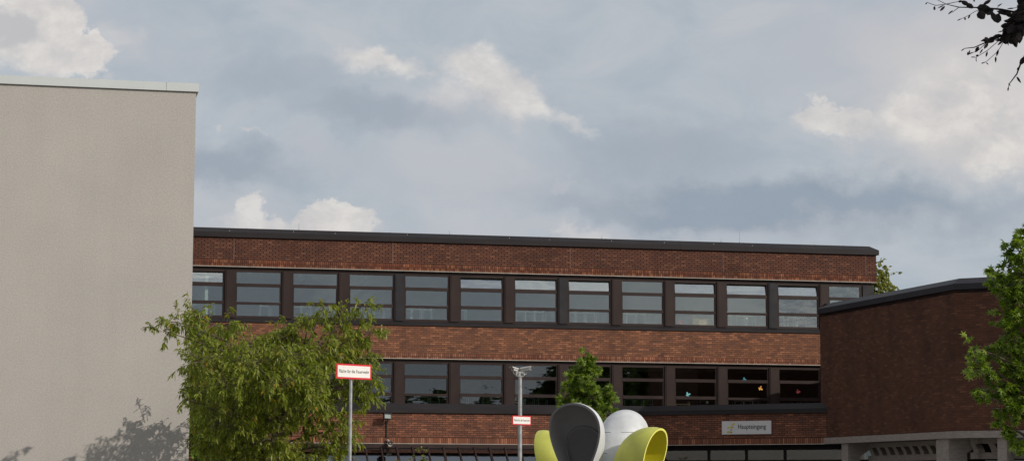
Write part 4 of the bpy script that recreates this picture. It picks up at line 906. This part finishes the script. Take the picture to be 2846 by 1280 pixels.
# ------------------------------------------------------------------ copper beech overhead
BT = empty('beech_tree', (6.5, 3.0, 0)); tag(BT, 'copper-leaved tree, darkened to read as shaded, whose overhanging twigs enter at the upper right corner', 'tree')
YB = 7.0; ob = BT.location
wood = MB(); lv = MB()
def q_(cx, cy, dy=0.0): return at(2500 + cx / 4.139, cy / 4.139, YB + dy) - ob
wood.tube(bez(Vector((0, 0, 0)), Vector((0.1, 0.2, 2.0)), Vector((-0.2, 0.3, 4.6)), 8), [0.32 - 0.02 * i for i in range(9)], 14)
lim_end = q_(1900, 150, 0.2)
wood.tube(bez(Vector((-0.2, 0.3, 4.2)), Vector((-2.4, 2.6, 4.6)), lim_end, 10), [0.10 - 0.0092 * i for i in range(11)], 8)
tw = [[(1900, 150), (1600, 190), (1432, 230), (1300, 300), (1200, 400), (1000, 480), (850, 545), (735, 558), (700, 582)],
      [(1600, 190), (1432, 80), (1300, 140), (1150, 110), (1050, 100), (860, 88), (670, 85), (520, 50), (400, -10)],
      [(520, 50), (400, 65), (300, 30), (280, 50)], [(520, 50), (660, 20)], [(1050, 100), (860, 130), (780, 180), (660, 235)],
      [(1150, 450), (1000, 580), (870, 660), (815, 660)], [(1200, 420), (1180, 490), (1120, 590), (1000, 700), (935, 735)],
      [(1900, 150), (1600, 500), (1432, 640), (1380, 740), (1340, 850), (1250, 970), (1240, 1040)], [(1432, 80), (1330, 90), (1230, 105)], [(1300, 140), (1100, 100), (1165, 42)], [(670, 85), (590, 145)], [(870, 660), (870, 700)], [(1000, 480), (900, 575), (780, 630)], [(1250, 970), (1245, 960), (1265, 985)]]
for t_ in tw:
    n_ = len(t_); wood.tube([q_(x, y, 0.02 * i) for i, (x, y) in enumerate(t_)], [max(0.0009, 0.0055 * (1 - i / n_)) if t_[0][0] > 1500 else max(0.0006, 0.0013 * (1 - 0.5 * i / n_)) for i in range(n_)], 5)
lf = [(690, 10, 110, 55, 28), (745, 40, 110, 60, 30), (655, 22, 55, 30, -10), (600, 120, 75, 18, 140), (510, 70, 85, 28, 135), (500, 60, 90, 14, 155), (390, 72, 50, 28, 95), (300, 35, 25, 10, 120), (740, 200, 35, 22, 90), (800, 170, 55, 20, 120), (700, 215, 60, 12, 155),
      (870, 90, 180, 110, 5), (900, 120, 120, 110, 60), (960, 150, 120, 90, -20), (1040, 0, 110, 40, 150), (960, 60, 60, 45, 100), (840, -5, 30, 20, 80), (1165, 42, 70, 12, 150), (1050, 130, 140, 70, 70), (1100, 130, 190, 60, 10), (1130, 150, 120, 90, 100), (1200, 150, 110, 60, 20), (1310, 95, 90, 16, 175),
      (1350, 60, 120, 90, -60), (1390, 30, 110, 100, 20), (1330, 130, 110, 70, 120), (1370, 90, 120, 60, 100), (1440, 90, 120, 100, 160), (1300, 190, 110, 40, 140), (1432, 200, 190, 110, 160), (1350, 230, 200, 130, 120), (1300, 260, 170, 120, 100), (1420, 260, 160, 120, 130), (1440, 320, 140, 100, 180), (1260, 300, 140, 90, 110), (1200, 350, 90, 14, 165), (1220, 340, 150, 100, 95), (1250, 380, 120, 90, 80), (1200, 400, 110, 80, 90), (1170, 400, 120, 50, 165), (1190, 430, 90, 30, 75), (1225, 440, 90, 22, 80), (1100, 430, 110, 50, 155), (1060, 450, 110, 45, 155), (1010, 490, 90, 35, 125),
      (900, 535, 80, 40, 120), (950, 560, 75, 16, 125), (800, 575, 70, 18, 110), (775, 595, 45, 14, 100), (830, 600, 60, 12, 150), (735, 560, 50, 12, 145), (1000, 590, 70, 22, 105), (900, 630, 40, 20, 155), (865, 660, 55, 12, 185), (865, 680, 35, 10, 70), (1125, 570, 85, 26, 105), (1095, 650, 75, 22, 90), (985, 715, 40, 16, 50), (980, 715, 55, 12, 165), (1340, 400, 65, 26, 85), (1285, 430, 35, 20, 90), (1290, 380, 90, 60, 40), (1360, 330, 110, 90, 60),
      (1440, 650, 120, 60, 125), (1365, 770, 50, 28, 115), (1335, 880, 95, 26, 55), (1245, 1000, 50, 18, 100), (1250, 965, 30, 10, 60)]
for k in range(110):
    t_ = rnd(); lf.append((rr(1200, 1330) + 330 * t_, 420 - 330 * t_ + rr(-90, 40), rr(70, 150), rr(40, 90), rr(60, 200)))
for k in range(16): lf.append((rr(1000, 1200), rr(415, 470), rr(50, 110), rr(20, 45), rr(140, 190)))
for (x, y, l, wd, a) in lf:
    a = math.radians(a); yy = rr(-0.06, 0.06); p0_ = q_(x, y, yy); p1_ = q_(x + l * math.cos(a), y + l * math.sin(a), yy + rr(-0.03, 0.03)); dd = p1_ - p0_
    leaf_oval(lv, p0_, dd, dd.length, wd / 4.139 / 857 * 1.05, rnd(), Vector((rr(-.15, .15), -1, rr(-.15, .15))))
for (cx, cy_, cz, r_) in ((4.3, 5.4, 5.0, 1.3), (3.2, 6.3, 4.9, 0.7), (5.5, 4.6, 5.8, 1.6), (6.5, 2.5, 6.6, 1.9), (4.8, 6.8, 5.6, 1.2), (7.8, 4.4, 5.6, 1.6)):  # unseen crown clumps added to keep the sun off the overhanging twigs
    cc = Vector((cx, cy_, cz)) - ob
    wood.tube(bez(Vector((-0.2, 0.3, 4.4)), (cc + Vector((0, 0, 4.4))) / 2, cc, 5), [0.07, 0.06, 0.05, 0.035, 0.02, 0.008], 6)
    for k in range(int(900 * r_)):
        q = rv() * rnd() ** 0.4 * r_; leaf_oval(lv, cc + q, rv(), rr(0.05, 0.09), rr(0.035, 0.055), rnd())
wood.build('trunk', plain('beech_bark', (0.012, 0.010, 0.009), 0.9, var=0.3, scale=8), BT); lv.build('crown', LEAF_E, BT)
